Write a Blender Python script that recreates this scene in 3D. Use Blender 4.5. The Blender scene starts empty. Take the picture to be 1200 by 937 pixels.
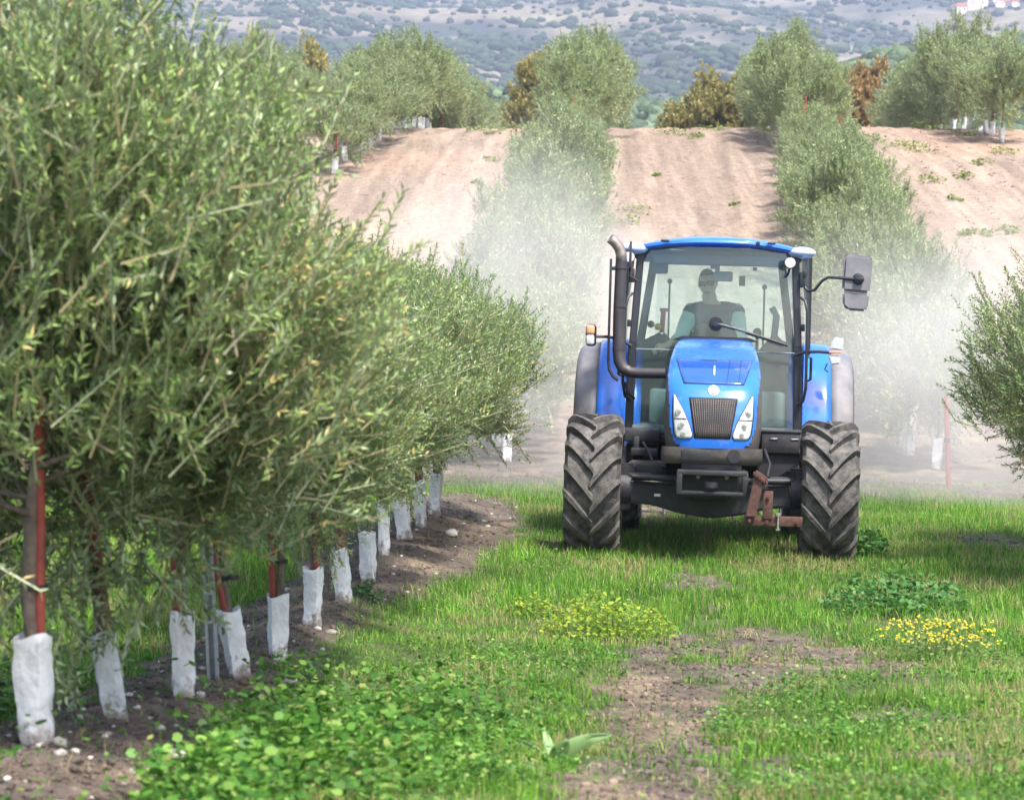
import bpy, bmesh, math, random
import numpy as np
from mathutils import Vector, Matrix
R = math.radians
rng = np.random.default_rng(7)
random.seed(7)
scn = bpy.context.scene
C = scn.collection

# ---------------------------------------------------------------- camera, sky, sun, exposure
CAM = np.array([0.0, 0.0, 1.67]); FPX = 3000.0; HY = 400.0
cam = bpy.data.cameras.new('camera'); camo = bpy.data.objects.new('camera', cam); C.objects.link(camo)
cam.sensor_width = 36; cam.lens = 90; cam.clip_start = 0.1; cam.clip_end = 6000
camo.location = CAM; camo.rotation_euler = (R(90) - math.atan((468.5 - HY) / FPX), 0, 0)
cam.dof.use_dof = True; cam.dof.focus_distance = 19.9; cam.dof.aperture_fstop = 5.6
scn.camera = camo
SUN_EL, SUN_AZ = R(58), R(150)          # azimuth measured clockwise from +Y (sun behind the camera, to the right)
w = bpy.data.worlds.new('World'); scn.world = w; w.use_nodes = True
nt = w.node_tree; bg = nt.nodes['Background']; sky = nt.nodes.new('ShaderNodeTexSky')
sky.sky_type = 'NISHITA'; sky.sun_disc = False; sky.sun_elevation = SUN_EL; sky.sun_rotation = SUN_AZ
sky.air_density = 1.0; sky.dust_density = 3.0; sky.ozone_density = 1.0
nt.links.new(sky.outputs[0], bg.inputs[0]); bg.inputs[1].default_value = 0.13
sl = bpy.data.lights.new('sun', 'SUN'); so = bpy.data.objects.new('sun', sl); C.objects.link(so)
sl.energy = 3.1; sl.angle = R(6.0); sl.color = (1.0, 0.95, 0.88)
sd = Vector((math.sin(SUN_AZ) * math.cos(SUN_EL), math.cos(SUN_AZ) * math.cos(SUN_EL), math.sin(SUN_EL)))
so.rotation_euler = sd.to_track_quat('Z', 'Y').to_euler()
scn.view_settings.view_transform = 'Standard'; scn.view_settings.look = 'None'
scn.view_settings.gamma = 1; scn.view_settings.exposure = 1.4
cy = scn.cycles
scn.render.engine = 'CYCLES'
cy.use_denoising = True; cy.max_bounces = 6; cy.diffuse_bounces = 3; cy.glossy_bounces = 3
cy.transmission_bounces = 4; cy.transparent_max_bounces = 10; cy.volume_bounces = 2
cy.volume_step_rate = 1.0; cy.volume_max_steps = 64
cy.sample_clamp_indirect = 6

# ---------------------------------------------------------------- helpers
def tag(o, label=None, cat=None, group=None, kind=None):
    if label: o['label'] = label
    if cat: o['category'] = cat
    if group: o['group'] = group
    if kind: o['kind'] = kind
    return o
def empty(name, loc, label=None, cat=None, group=None, rot=(0, 0, 0)):
    o = bpy.data.objects.new(name, None); C.objects.link(o); o.location = loc; o.rotation_euler = rot
    o.empty_display_size = 0.2
    return tag(o, label, cat, group)
def copy_tree(o, parent=None):
    c = o.copy(); C.objects.link(c); c.parent = parent
    for k in ('label', 'group', 'category'):
        if parent is None and k in c: del c[k]
    for ch in o.children: copy_tree(ch, c)
    return c

def mesh_np(name, V, F, mat, col=None, smooth=False, parent=None, link=True):
    """V (n,3), F (m,k) constant polygon size -> mesh object, optional per-vertex colour."""
    me = bpy.data.meshes.new(name)
    V = np.ascontiguousarray(V, dtype=np.float32); F = np.ascontiguousarray(F, dtype=np.int32)
    n, m, k = len(V), len(F), F.shape[1]
    me.vertices.add(n); me.vertices.foreach_set('co', V.ravel())
    me.loops.add(m * k); me.loops.foreach_set('vertex_index', F.ravel())
    me.polygons.add(m); me.polygons.foreach_set('loop_start', np.arange(0, m * k, k, dtype=np.int32))
    try: me.polygons.foreach_set('loop_total', np.full(m, k, dtype=np.int32))
    except Exception: pass
    if smooth: me.polygons.foreach_set('use_smooth', np.ones(m, dtype=bool))
    me.update(calc_edges=True); me.validate()
    if col is not None:
        a = me.color_attributes.new('tint', 'FLOAT_COLOR', 'POINT')
        cc = np.ones((n, 4), dtype=np.float32); cc[:, :3] = col
        a.data.foreach_set('color', cc.ravel())
    me.materials.append(mat)
    if not link: return me
    o = bpy.data.objects.new(name, me); C.objects.link(o)
    if parent: o.parent = parent
    return o

class MB:
    """bmesh collector: everything added becomes ONE mesh object."""
    def __init__(s): s.bm = bmesh.new()
    def _merge(s, b, M=None):
        if M is not None: bmesh.ops.transform(b, matrix=M, verts=b.verts)
        me = bpy.data.meshes.new('t'); b.to_mesh(me); b.free(); s.bm.from_mesh(me); bpy.data.meshes.remove(me)
    def box(s, c, d, bev=0.008, rot=None, seg=2):
        b = bmesh.new(); bmesh.ops.create_cube(b, size=1)
        bmesh.ops.scale(b, vec=d, verts=b.verts)
        if bev > 0: bmesh.ops.bevel(b, geom=b.edges[:], offset=min(bev, min(d) * .45), segments=seg, affect='EDGES', profile=.5)
        M = Matrix.Translation(c)
        if rot is not None: M = M @ Matrix.Rotation(rot[1], 4, rot[0])
        s._merge(b, M); return s
    def cyl(s, p0, p1, r, r2=None, n=20, bev=0.0):
        p0, p1 = Vector(p0), Vector(p1); L = (p1 - p0).length; b = bmesh.new()
        bmesh.ops.create_cone(b, cap_ends=True, segments=n, radius1=r, radius2=r if r2 is None else r2, depth=L)
        if bev > 0: bmesh.ops.bevel(b, geom=[e for e in b.edges if abs(e.verts[0].co.z - e.verts[1].co.z) < 1e-6], offset=bev, segments=2, affect='EDGES')
        M = Matrix.Translation((p0 + p1) / 2) @ (p1 - p0).to_track_quat('Z', 'Y').to_matrix().to_4x4()
        s._merge(b, M); return s
    def sph(s, c, rr, n=16):
        b = bmesh.new(); bmesh.ops.create_uvsphere(b, u_segments=n, v_segments=n // 2 + 2, radius=1)
        bmesh.ops.scale(b, vec=rr if hasattr(rr, '__len__') else (rr,) * 3, verts=b.verts)
        s._merge(b, Matrix.Translation(c)); return s
    def tube(s, pts, rad, n=10, cap=True, squash=None):
        pts = [Vector(p) for p in pts]
        if not hasattr(rad, '__len__'): rad = [rad] * len(pts)
        rings = []; up = None
        for i, p in enumerate(pts):
            t = (pts[min(i + 1, len(pts) - 1)] - pts[max(i - 1, 0)]).normalized()
            if up is None: up = t.orthogonal().normalized()
            else: up = (up - t * up.dot(t)).normalized()
            sd_ = t.cross(up)
            rings.append([s.bm.verts.new(p + (up * math.cos(a) + sd_ * math.sin(a)) * rad[i]) for a in [2 * math.pi * k / n for k in range(n)]])
        for a, b in zip(rings[:-1], rings[1:]):
            for k in range(n): s.bm.faces.new((a[k], a[(k + 1) % n], b[(k + 1) % n], b[k]))
        if cap: s.bm.faces.new(rings[0][::-1]); s.bm.faces.new(rings[-1])
        return s
    def prism(s, poly, y0, y1, bev=0.006, axis='y'):
        """poly of (x,z) extruded from y0 to y1"""
        b = bmesh.new()
        mk = (lambda p, y: (p[0], y, p[1])) if axis == 'y' else ((lambda p, y: (y, p[0], p[1])) if axis == 'x' else (lambda p, y: (p[0], p[1], y)))
        va = [b.verts.new(mk(p, y0)) for p in poly]; vb = [b.verts.new(mk(p, y1)) for p in poly]
        n = len(poly); b.faces.new(va); b.faces.new(vb[::-1])
        for k in range(n): b.faces.new((va[k], vb[k], vb[(k + 1) % n], va[(k + 1) % n]))
        bmesh.ops.recalc_face_normals(b, faces=b.faces)
        if bev > 0: bmesh.ops.bevel(b, geom=b.edges[:], offset=bev, segments=2, affect='EDGES')
        s._merge(b); return s
    def lathe(s, prof, c, n=48, closed=False):
        """prof (x, r) revolved about the x axis through c"""
        rings = []
        for (x, r) in prof:
            rings.append([s.bm.verts.new((c[0] + x, c[1] - r * math.cos(2 * math.pi * k / n), c[2] + r * math.sin(2 * math.pi * k / n))) for k in range(n)])
        for a, b in zip(rings[:-1], rings[1:]):
            for k in range(n): s.bm.faces.new((a[k], a[(k + 1) % n], b[(k + 1) % n], b[k]))
        return s
    def grid(s, P):
        """P[i][j] points -> quads"""
        vs = [[s.bm.verts.new(p) for p in row] for row in P]
        for i in range(len(vs) - 1):
            for j in range(len(vs[0]) - 1):
                s.bm.faces.new((vs[i][j], vs[i][j + 1], vs[i + 1][j + 1], vs[i + 1][j]))
        return s
    def build(s, name, mat, parent=None, smooth=40, recalc=True, solid=0, label=None):
        if recalc: bmesh.ops.recalc_face_normals(s.bm, faces=s.bm.faces)
        me = bpy.data.meshes.new(name); s.bm.to_mesh(me); s.bm.free()
        if smooth:
            me.polygons.foreach_set('use_smooth', np.ones(len(me.polygons), dtype=bool))
            me.set_sharp_from_angle(angle=R(smooth))
        me.materials.append(mat)
        o = bpy.data.objects.new(name, me); C.objects.link(o)
        if parent: o.parent = parent
        if solid:
            m = o.modifiers.new('solid', 'SOLIDIFY'); m.thickness = solid; m.offset = 0
        if label: o['label'] = label
        return o

def N(nt, typ, **kw):
    n = nt.nodes.new(typ)
    for k, v in kw.items(): setattr(n, k, v)
    return n
def pmat(name, col, rough=.6, metal=0., var=.15, scale=8., dust=0., dustcol=(.42, .36, .3), bump=.0, bscale=60., coat=0., spec=.5):
    """principled paint/plastic/metal with mottled colour, dust settled in blotches, and fine bump"""
    m = bpy.data.materials.new(name); m.use_nodes = True; nt = m.node_tree; L = nt.links.new
    b = nt.nodes['Principled BSDF']; tc = N(nt, 'ShaderNodeTexCoord')
    n1 = N(nt, 'ShaderNodeTexNoise'); n1.inputs['Scale'].default_value = scale; n1.inputs['Detail'].default_value = 6
    L(tc.outputs['Object'], n1.inputs['Vector'])
    mr = N(nt, 'ShaderNodeMapRange'); mr.inputs[1].default_value = .3; mr.inputs[2].default_value = .7
    mr.inputs[3].default_value = 1 - var; mr.inputs[4].default_value = 1 + var; L(n1.outputs[0], mr.inputs[0])
    mu = N(nt, 'ShaderNodeMix', data_type='RGBA', blend_type='MULTIPLY'); mu.inputs[0].default_value = 1
    mu.inputs[6].default_value = (*col, 1); L(mr.outputs[0], mu.inputs[7]); out = mu.outputs[2]
    b.inputs['Roughness'].default_value = rough
    if dust > 0:
        n2 = N(nt, 'ShaderNodeTexNoise'); n2.inputs['Scale'].default_value = scale * .6; n2.inputs['Detail'].default_value = 9; n2.inputs['Roughness'].default_value = .7
        L(tc.outputs['Object'], n2.inputs['Vector'])
        m2 = N(nt, 'ShaderNodeMapRange'); m2.inputs[1].default_value = .62 - dust * .35; m2.inputs[2].default_value = .78; m2.inputs[4].default_value = min(1, dust * 1.3)
        L(n2.outputs[0], m2.inputs[0])
        mx = N(nt, 'ShaderNodeMix', data_type='RGBA'); L(m2.outputs[0], mx.inputs[0]); L(out, mx.inputs[6]); mx.inputs[7].default_value = (*dustcol, 1); out = mx.outputs[2]
        m3 = N(nt, 'ShaderNodeMapRange'); L(m2.outputs[0], m3.inputs[0]); m3.inputs[3].default_value = rough; m3.inputs[4].default_value = .9; L(m3.outputs[0], b.inputs['Roughness'])
    L(out, b.inputs['Base Color'])
    b.inputs['Metallic'].default_value = metal; b.inputs['Coat Weight'].default_value = coat; b.inputs['Coat Roughness'].default_value = .08
    b.inputs['Specular IOR Level'].default_value = spec
    if bump > 0:
        n3 = N(nt, 'ShaderNodeTexNoise'); n3.inputs['Scale'].default_value = bscale; n3.inputs['Detail'].default_value = 5; L(tc.outputs['Object'], n3.inputs['Vector'])
        bp = N(nt, 'ShaderNodeBump'); bp.inputs['Strength'].default_value = bump; bp.inputs['Distance'].default_value = .01; L(n3.outputs[0], bp.inputs['Height']); L(bp.outputs[0], b.inputs['Normal'])
    return m
def leafmat(name, back=None, trans=.25, rough=.5, spec=.4):
    """two-sided leaves coloured by the 'tint' attribute; the underside may have its own colour"""
    m = bpy.data.materials.new(name); m.use_nodes = True; nt = m.node_tree; L = nt.links.new
    b = nt.nodes['Principled BSDF']; out = nt.nodes['Material Output']
    at = N(nt, 'ShaderNodeAttribute', attribute_name='tint'); c = at.outputs['Color']
    if back is not None:
        g = N(nt, 'ShaderNodeNewGeometry'); mx = N(nt, 'ShaderNodeMix', data_type='RGBA'); L(g.outputs['Backfacing'], mx.inputs[0]); L(c, mx.inputs[6])
        ad = N(nt, 'ShaderNodeMix', data_type='RGBA'); ad.inputs[0].default_value = .5; L(c, ad.inputs[6]); ad.inputs[7].default_value = (*back, 1)
        L(ad.outputs[2], mx.inputs[7]); c = mx.outputs[2]
    L(c, b.inputs['Base Color']); b.inputs['Roughness'].default_value = rough; b.inputs['Specular IOR Level'].default_value = spec
    t = N(nt, 'ShaderNodeBsdfTranslucent'); L(c, t.inputs['Color']); ms = N(nt, 'ShaderNodeMixShader'); ms.inputs[0].default_value = trans
    L(b.outputs[0], ms.inputs[1]); L(t.outputs[0], ms.inputs[2]); L(ms.outputs[0], out.inputs['Surface'])
    return m
def tintmat(name, rough=.9, bump=0., bscale=40):
    m = bpy.data.materials.new(name); m.use_nodes = True; nt = m.node_tree; L = nt.links.new
    b = nt.nodes['Principled BSDF']; at = N(nt, 'ShaderNodeAttribute', attribute_name='tint'); tc = N(nt, 'ShaderNodeTexCoord')
    n = N(nt, 'ShaderNodeTexNoise'); n.inputs['Scale'].default_value = bscale; n.inputs['Detail'].default_value = 8; n.inputs['Roughness'].default_value = .65; L(tc.outputs['Object'], n.inputs['Vector'])
    mr = N(nt, 'ShaderNodeMapRange'); mr.inputs[1].default_value = .3; mr.inputs[2].default_value = .7; mr.inputs[3].default_value = .68; mr.inputs[4].default_value = 1.3; L(n.outputs[0], mr.inputs[0])
    mu = N(nt, 'ShaderNodeMix', data_type='RGBA', blend_type='MULTIPLY'); mu.inputs[0].default_value = 1; L(at.outputs['Color'], mu.inputs[6]); L(mr.outputs[0], mu.inputs[7])
    L(mu.outputs[2], b.inputs['Base Color']); b.inputs['Roughness'].default_value = rough; b.inputs['Specular IOR Level'].default_value = .2
    if bump:
        bp = N(nt, 'ShaderNodeBump'); bp.inputs['Strength'].default_value = bump; bp.inputs['Distance'].default_value = .03; L(n.outputs[0], bp.inputs['Height']); L(bp.outputs[0], b.inputs['Normal'])
    return m

# value noise in numpy
_T = np.random.default_rng(3).random((256, 256)).astype(np.float64)
def vn(x, y, s=1.0, o=0):
    x = np.asarray(x, float) / s + 37.3 * o + 500; y = np.asarray(y, float) / s + 11.7 * o + 500
    xi = np.floor(x).astype(int); yi = np.floor(y).astype(int); fx = x - xi; fy = y - yi
    fx = fx * fx * (3 - 2 * fx); fy = fy * fy * (3 - 2 * fy)
    a = _T[xi % 256, yi % 256]; b = _T[(xi + 1) % 256, yi % 256]; c = _T[xi % 256, (yi + 1) % 256]; d = _T[(xi + 1) % 256, (yi + 1) % 256]
    return (a * (1 - fx) + b * fx) * (1 - fy) + (c * (1 - fx) + d * fx) * fy
def fbm(x, y, s=1.0, o=0, n=4):
    r = 0; a = .5; t = 0
    for k in range(n): r = r + a * vn(x, y, s / 2 ** k, o + k); t += a; a *= .5
    return r / t
def sstep(a, b, x):
    t = np.clip((np.asarray(x, float) - a) / (b - a), 0, 1); return t * t * (3 - 2 * t)

# ---------------------------------------------------------------- terrain
ROW = 0.06                                   # every row runs X = X20 + ROW*(Y-20)
def rowx(x20, Y): return x20 + ROW * (np.asarray(Y, float) - 20)
A20, B20, C20, Z20, W20 = -1.02, 4.6, 10.2, -6.6, -12.2
_py = np.array([-60, 0, 6, 8.5, 10, 12, 15, 18, 20, 27, 33, 36, 40, 50, 63, 70, 76, 84, 95, 110, 140, 200, 500, 1000])
_pz = np.array([.5, .45, .33, .2, .1, .0, -.08, -.05, 0, 0, .0, .2, .95, 3.25, 6.1, 7.3, 8.0, 8.5, 8.6, 7.8, 4.0, -4, -6, -6])
_yy = np.concatenate([np.arange(-60, 220, .1), np.arange(220, 1001, 10)])
_zz = np.interp(_yy, _py, _pz); _k = np.hanning(31); _k /= _k.sum()
_s = np.convolve(np.pad(_zz, 15, mode='edge'), _k, 'valid'); _zz = np.where((_yy > -58) & (_yy < 215), _s, _zz)
def berm_w(X, Y):
    d = X - rowx(A20, Y)
    r = np.interp(Y, [0, 9, 13, 16, 18.5, 21, 24, 26, 27], [.75, .6, .36, .42, .8, 1.0, .95, .6, .3])
    wob = (fbm(X, Y, .5, 5) - .5) * .5 + (fbm(X, Y, .12, 7) - .5) * .4
    right = 1 - sstep(r - .12, r + .12, d + wob); left = sstep(-.62, -.42, d + wob)
    return right * left * (1 - sstep(24.6, 27.4, Y + wob * 5))
def gz(X, Y, fine=True):
    X = np.asarray(X, float); Y = np.asarray(Y, float)
    z = np.interp(Y, _yy, _zz)
    hill = sstep(33, 42, Y) * (1 - sstep(150, 220, Y))
    near = 1 - sstep(30, 36, Y)
    z = z + hill * (-.004 * (X - 2) + (fbm(X, Y, 9, 2) - .5) * .5)
    z = z + near * (fbm(X, Y, 2.2, 9) - .5) * .12
    d = X - rowx(A20, Y)
    z = z + .13 * np.exp(-((d - .1) / .42) ** 2) * near * (1 - sstep(25.5, 27.5, Y))
    z = z - .025 * (X - 1.55) * near * sstep(14, 18, Y) * sstep(-.6, .4, X)           # cross fall under the tractor
    if fine:
        z = z + near * (fbm(X, Y, .16, 21) - .5) * (.02 + .05 * berm_w(X, Y))
        u = X - ROW * Y
        z = z + hill * ((fbm(X, Y, .5, 4) - .5) * .035 + .025 * np.sin(u * 8.0 + 1.2 * fbm(X, Y, 9, 8)) * (.4 + .9 * fbm(X, Y, 4, 6)))
    return z
def at(px, py, z0=None):
    """where the sight line of a photo pixel meets the ground"""
    dx = (px - 600) / FPX; dz = -(py - HY) / FPX
    t = np.arange(6, 110, .01); h = CAM[2] + dz * t - gz(dx * t, t, False)
    i = np.argmax(h < 0); T = t[i]
    return float(dx * T), float(T)
def inpoly(X, Y, poly):
    ins = np.zeros(np.shape(X), bool); n = len(poly)
    for i in range(n):
        x1, y1 = poly[i]; x2, y2 = poly[(i + 1) % n]
        c = ((y1 > Y) != (y2 > Y)) & (X < (x2 - x1) * (Y - y1) / (y2 - y1 + 1e-12) + x1); ins ^= c
    return ins
P1 = [at(*p) for p in [(600, 1060), (645, 925), (690, 860), (705, 800), (755, 760), (800, 738), (870, 742), (960, 745), (1000, 768), (1110, 782), (1080, 795), (970, 792), (905, 800), (850, 830), (835, 870), (850, 930), (860, 1060)]]
ELL = []
for (px, py, rx, ry) in [(825, 684, 40, 11), (860, 712, 22, 5), (1070, 838, 60, 11), (1165, 636, 60, 11), (790, 662, 18, 6), (650, 640, 16, 8), (1010, 775, 60, 8), (930, 905, 40, 9), (1120, 905, 30, 8), (720, 935, 60, 10), (745, 600, 60, 6)]:
    x, y = at(px, py); ELL.append((x, y, rx * y / FPX, max(.12, abs(at(px, py - ry)[1] - y))))
def bare(X, Y):
    """1 = bare soil, 0 = green"""
    X = np.asarray(X, float); Y = np.asarray(Y, float)
    wx = X + (fbm(X, Y, .35, 31) - .5) * .42 + (fbm(X, Y, .07, 35) - .5) * .30; wy = Y + (fbm(X, Y, .5, 33) - .5) * 1.3 + (fbm(X, Y, .08, 37) - .5) * .7
    b = inpoly(wx, wy, P1) * (.97 - .6 * sstep(.60, .70, fbm(X, Y, .28, 39)))
    for (x, y, a, c) in ELL: b = np.maximum(b, np.clip(1.5 - ((wx - x) / a) ** 2 - ((wy - y) / c) ** 2, 0, .93))
    b = np.maximum(b, berm_w(X, Y))
    b = np.maximum(b, sstep(26.2, 31.0, Y + (fbm(X, Y, .9, 12) - .5) * 7))
    return b

def axis(segs):
    a = [segs[0][0]]
    for (p, q, st) in segs:
        n = max(1, round((q - p) / st)); a += list(np.linspace(p, q, n + 1)[1:])
    return np.array(a)
gx = axis([(-400, -60, 34), (-60, -16, 2), (-16, -5, .35), (-5, 6.5, .06), (6.5, 24, .35), (24, 60, 2), (60, 400, 34)])
gy = axis([(-60, 5, 1.5), (5, 8.5, .15), (8.5, 28, .06), (28, 40, .14), (40, 95, .28), (95, 220, 3), (220, 900, 40)])
GX, GY = np.meshgrid(gx, gy); GZ = gz(GX, GY); BR = bare(GX, GY)
V = np.stack([GX, GY, GZ], -1).reshape(-1, 3)
nx, ny = len(gx), len(gy); idx = np.arange(nx * ny).reshape(ny, nx)
F = np.stack([idx[:-1, :-1], idx[:-1, 1:], idx[1:, 1:], idx[1:, :-1]], -1).reshape(-1, 4)
def soilcol(X, Y):
    n = fbm(X, Y, .7, 41)[..., None]; n2 = fbm(X, Y, .12, 44)[..., None]
    nearc = np.array([.125, .10, .084]) * (.75 + .5 * n) * (.8 + .4 * n2)
    straw = np.array([.30, .225, .155]); m = sstep(.55, .72, fbm(X, Y, .3, 47))[..., None] * .5
    nearc = nearc * (1 - m) + straw * m
    u = X - ROW * Y; stripe = (.74 + .5 * vn(u, Y * .03, .3, 51))[..., None]
    farc = np.array([.285, .22, .172]) * (.86 + .28 * fbm(X, Y, 2.5, 49)[..., None]) * stripe
    pk = sstep(.5, .7, fbm(X, Y, 5, 52))[..., None] * .35 * sstep(55, 70, Y)[..., None]
    farc = farc * (1 - pk) + np.array([.46, .28, .19]) * pk
    f = sstep(32, 43, Y)[..., None]
    return nearc * (1 - f) + farc * f
green = np.array([.08, .11, .035])
col = soilcol(GX, GY) * BR[..., None] + green * (1 - BR[..., None])
far = sstep(100, 130, GY)[..., None]; col = col * (1 - far) + np.array([.16, .17, .09]) * far
M_soil = tintmat('soil', .95, .5, 22)
def furrowed(m):
    """coarser mottling and fine tillage lines running along the rows"""
    nt = m.node_tree; L = nt.links.new; b = nt.nodes['Principled BSDF']; src = b.inputs['Base Color'].links[0].from_socket
    tc = N(nt, 'ShaderNodeTexCoord'); mp = N(nt, 'ShaderNodeMapping'); mp.inputs['Rotation'].default_value = (0, 0, math.atan(ROW)); mp.inputs['Scale'].default_value = (5.5, .35, 1)
    n1 = N(nt, 'ShaderNodeTexNoise'); n1.inputs['Scale'].default_value = 1; n1.inputs['Detail'].default_value = 5; L(tc.outputs['Object'], mp.inputs[0]); L(mp.outputs[0], n1.inputs['Vector'])
    n2 = N(nt, 'ShaderNodeTexNoise'); n2.inputs['Scale'].default_value = 5; n2.inputs['Detail'].default_value = 7; n2.inputs['Roughness'].default_value = .75; L(tc.outputs['Object'], n2.inputs['Vector'])
    for n_, lo, hi in ((n1, .84, 1.12), (n2, .72, 1.2)):
        mr = N(nt, 'ShaderNodeMapRange'); mr.inputs[1].default_value = .35; mr.inputs[2].default_value = .65; mr.inputs[3].default_value = lo; mr.inputs[4].default_value = hi; L(n_.outputs[0], mr.inputs[0])
        mu = N(nt, 'ShaderNodeMix', data_type='RGBA', blend_type='MULTIPLY'); mu.inputs[0].default_value = 1; L(src, mu.inputs[6]); L(mr.outputs[0], mu.inputs[7]); src = mu.outputs[2]
    L(src, b.inputs['Base Color'])
    ob = b.inputs['Normal'].links[0].from_node; bp = N(nt, 'ShaderNodeBump'); bp.inputs['Strength'].default_value = .6; bp.inputs['Distance'].default_value = .08
    L(n2.outputs[0], bp.inputs['Height']); L(ob.outputs[0], bp.inputs['Normal']); L(bp.outputs[0], b.inputs['Normal'])
furrowed(M_soil)
tag(mesh_np('ground', V, F, M_soil, col.reshape(-1, 3), smooth=True), kind='structure')

# far foothill and mountain
def sheet(name, xs, ys, zf, cf, mat):
    X, Y = np.meshgrid(xs, ys); Z = zf(X, Y); i = np.arange(X.size).reshape(X.shape)
    F = np.stack([i[:-1, :-1], i[:-1, 1:], i[1:, 1:], i[1:, :-1]], -1).reshape(-1, 4)
    return mesh_np(name, np.stack([X, Y, Z], -1).reshape(-1, 3), F, mat, cf(X, Y).reshape(-1, 3), smooth=True)
def fz(X, Y):
    top = np.interp(X / Y * FPX + 0 * Y, [-200, -60, 0, 60, 200, 330, 420, 520, 700], [.088, .094, .093, .086, .088, .092, .104, .109, .113])
    prof = sstep(200, 400, Y) * (1 - .9 * sstep(410, 600, Y))
    return -6 + prof * (top * 400 + 7.5 + (fbm(X, Y, 40, 61) - .5) * 5)
def mz(X, Y):
    base = np.interp(Y, [500, 700, 1000, 2000, 2400, 2800], [-10, 30, 84, 292, 360, 330])
    rid = (np.abs(fbm(X, Y, 420, 71, 5) - .5) * 2)
    return base + sstep(600, 1100, Y) * ((fbm(X + .3 * Y, Y * .45, 230, 73, 5) - .5) * 70 - rid * 22)
def fc(X, Y):
    n = fbm(X, Y, 30, 63)[..., None]; a = np.array([.10, .14, .06]); b = np.array([.34, .29, .18]); m = sstep(.56, .66, n); return a * (1 - m) + b * m
def mc(X, Y):
    n = fbm(X, Y, 120, 81, 6)[..., None]; n2 = fbm(X, Y, 45, 83, 5)[..., None]
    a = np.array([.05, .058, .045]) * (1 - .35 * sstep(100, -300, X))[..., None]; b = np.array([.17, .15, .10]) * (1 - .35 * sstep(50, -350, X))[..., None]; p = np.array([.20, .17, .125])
    m = sstep(.42, .58, n); c = a * (1 - m) + b * m; q = sstep(.55, .66, n2) * .7; c = c * (1 - q) + p * q; return c * (.78 + .44 * fbm(X, Y, 26, 85, 3)[..., None])
M_far = tintmat('far_slope', .95, 0, .08)
tag(sheet('hill', np.arange(-260, 300, 5), np.arange(200, 620, 5), fz, fc, M_far), kind='structure')
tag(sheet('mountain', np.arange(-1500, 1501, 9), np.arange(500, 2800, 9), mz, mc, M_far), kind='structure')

_ib = bmesh.new(); bmesh.ops.create_icosphere(_ib, subdivisions=2, radius=1); _ib.verts.ensure_lookup_table()
IV = np.array([v.co[:] for v in _ib.verts]); IF = np.array([[v.index for v in f.verts] for f in _ib.faces]); _ib.free()
_ib = bmesh.new(); bmesh.ops.create_icosphere(_ib, subdivisions=1, radius=1); _ib.verts.ensure_lookup_table()
JV = np.array([v.co[:] for v in _ib.verts]); JF = np.array([[v.index for v in f.verts] for f in _ib.faces]); _ib.free()
def blobs(name, P, S, col, mat, bv=IV, bf=IF, rough=.25, smooth=False, cvar=.25):
    """n lumpy bodies at P with radii S (n,3) in one mesh"""
    n = len(P); k = len(bv)
    d = 1 + rng.normal(0, rough, (n, k, 1)); a = rng.random(n) * 6.28; ca, sa = np.cos(a)[:, None], np.sin(a)[:, None]
    q = bv[None] * d * S[:, None, :]; x = q[..., 0] * ca - q[..., 1] * sa; y = q[..., 0] * sa + q[..., 1] * ca
    V = np.stack([x, y, q[..., 2]], -1) + P[:, None, :]
    F = (bf[None] + (np.arange(n) * k)[:, None, None]).reshape(-1, 3)
    cc = np.repeat(np.asarray(col) * (1 + rng.normal(0, cvar, (n, 1))).clip(.4, 1.7), k, 0) if np.ndim(col) == 1 else np.repeat(col, k, 0)
    return mesh_np(name, V.reshape(-1, 3), F, mat, cc, smooth)
M_bush = tintmat('far_foliage', .95, 0, 1.5)
n = 48000; Y = 850 + 1250 * rng.random(n) ** .8; X = (rng.random(n) * .56 - .28) * Y
pr = fbm(X, Y, 110, 91); keep = rng.random(n) < sstep(.40, .68, pr) * (1.4 - 1.05 * sstep(-150, 160, X)) + .10; X, Y = X[keep], Y[keep]; n = len(X)
s = np.exp(rng.normal(.5, .5, n)).clip(.7, 5)
tag(blobs('scrub', np.stack([X, Y, mz(X, Y) + s * .3], -1), np.stack([s, s, s * .7], -1), np.array([.038, .058, .026]), M_bush, rough=.2), kind='stuff')
n = 6500; Y = 290 + 110 * rng.random(n); u = rng.random(n); X = (u * .44 - .2) * Y
Y = np.round(Y / 4.2) * 4.2 + rng.normal(0, .5, n)
keep = (X > 46) | (rng.random(n) < .45); X, Y = X[keep], Y[keep]; s = .8 + rng.random(len(X)) * .9
tag(blobs('grove', np.stack([X, Y, fz(X, Y) + s * .8], -1), np.stack([s, s, s * .9], -1), np.array([.085, .12, .07]), M_bush, rough=.26, cvar=.35), kind='stuff')
M_wall = pmat('house_plaster', (.72, .58, .5), .9, scale=.4); M_tile = pmat('roof_tile', (.42, .17, .1), .9, scale=1); M_shut = pmat('dark_window', (.06, .06, .07), .4)
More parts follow.
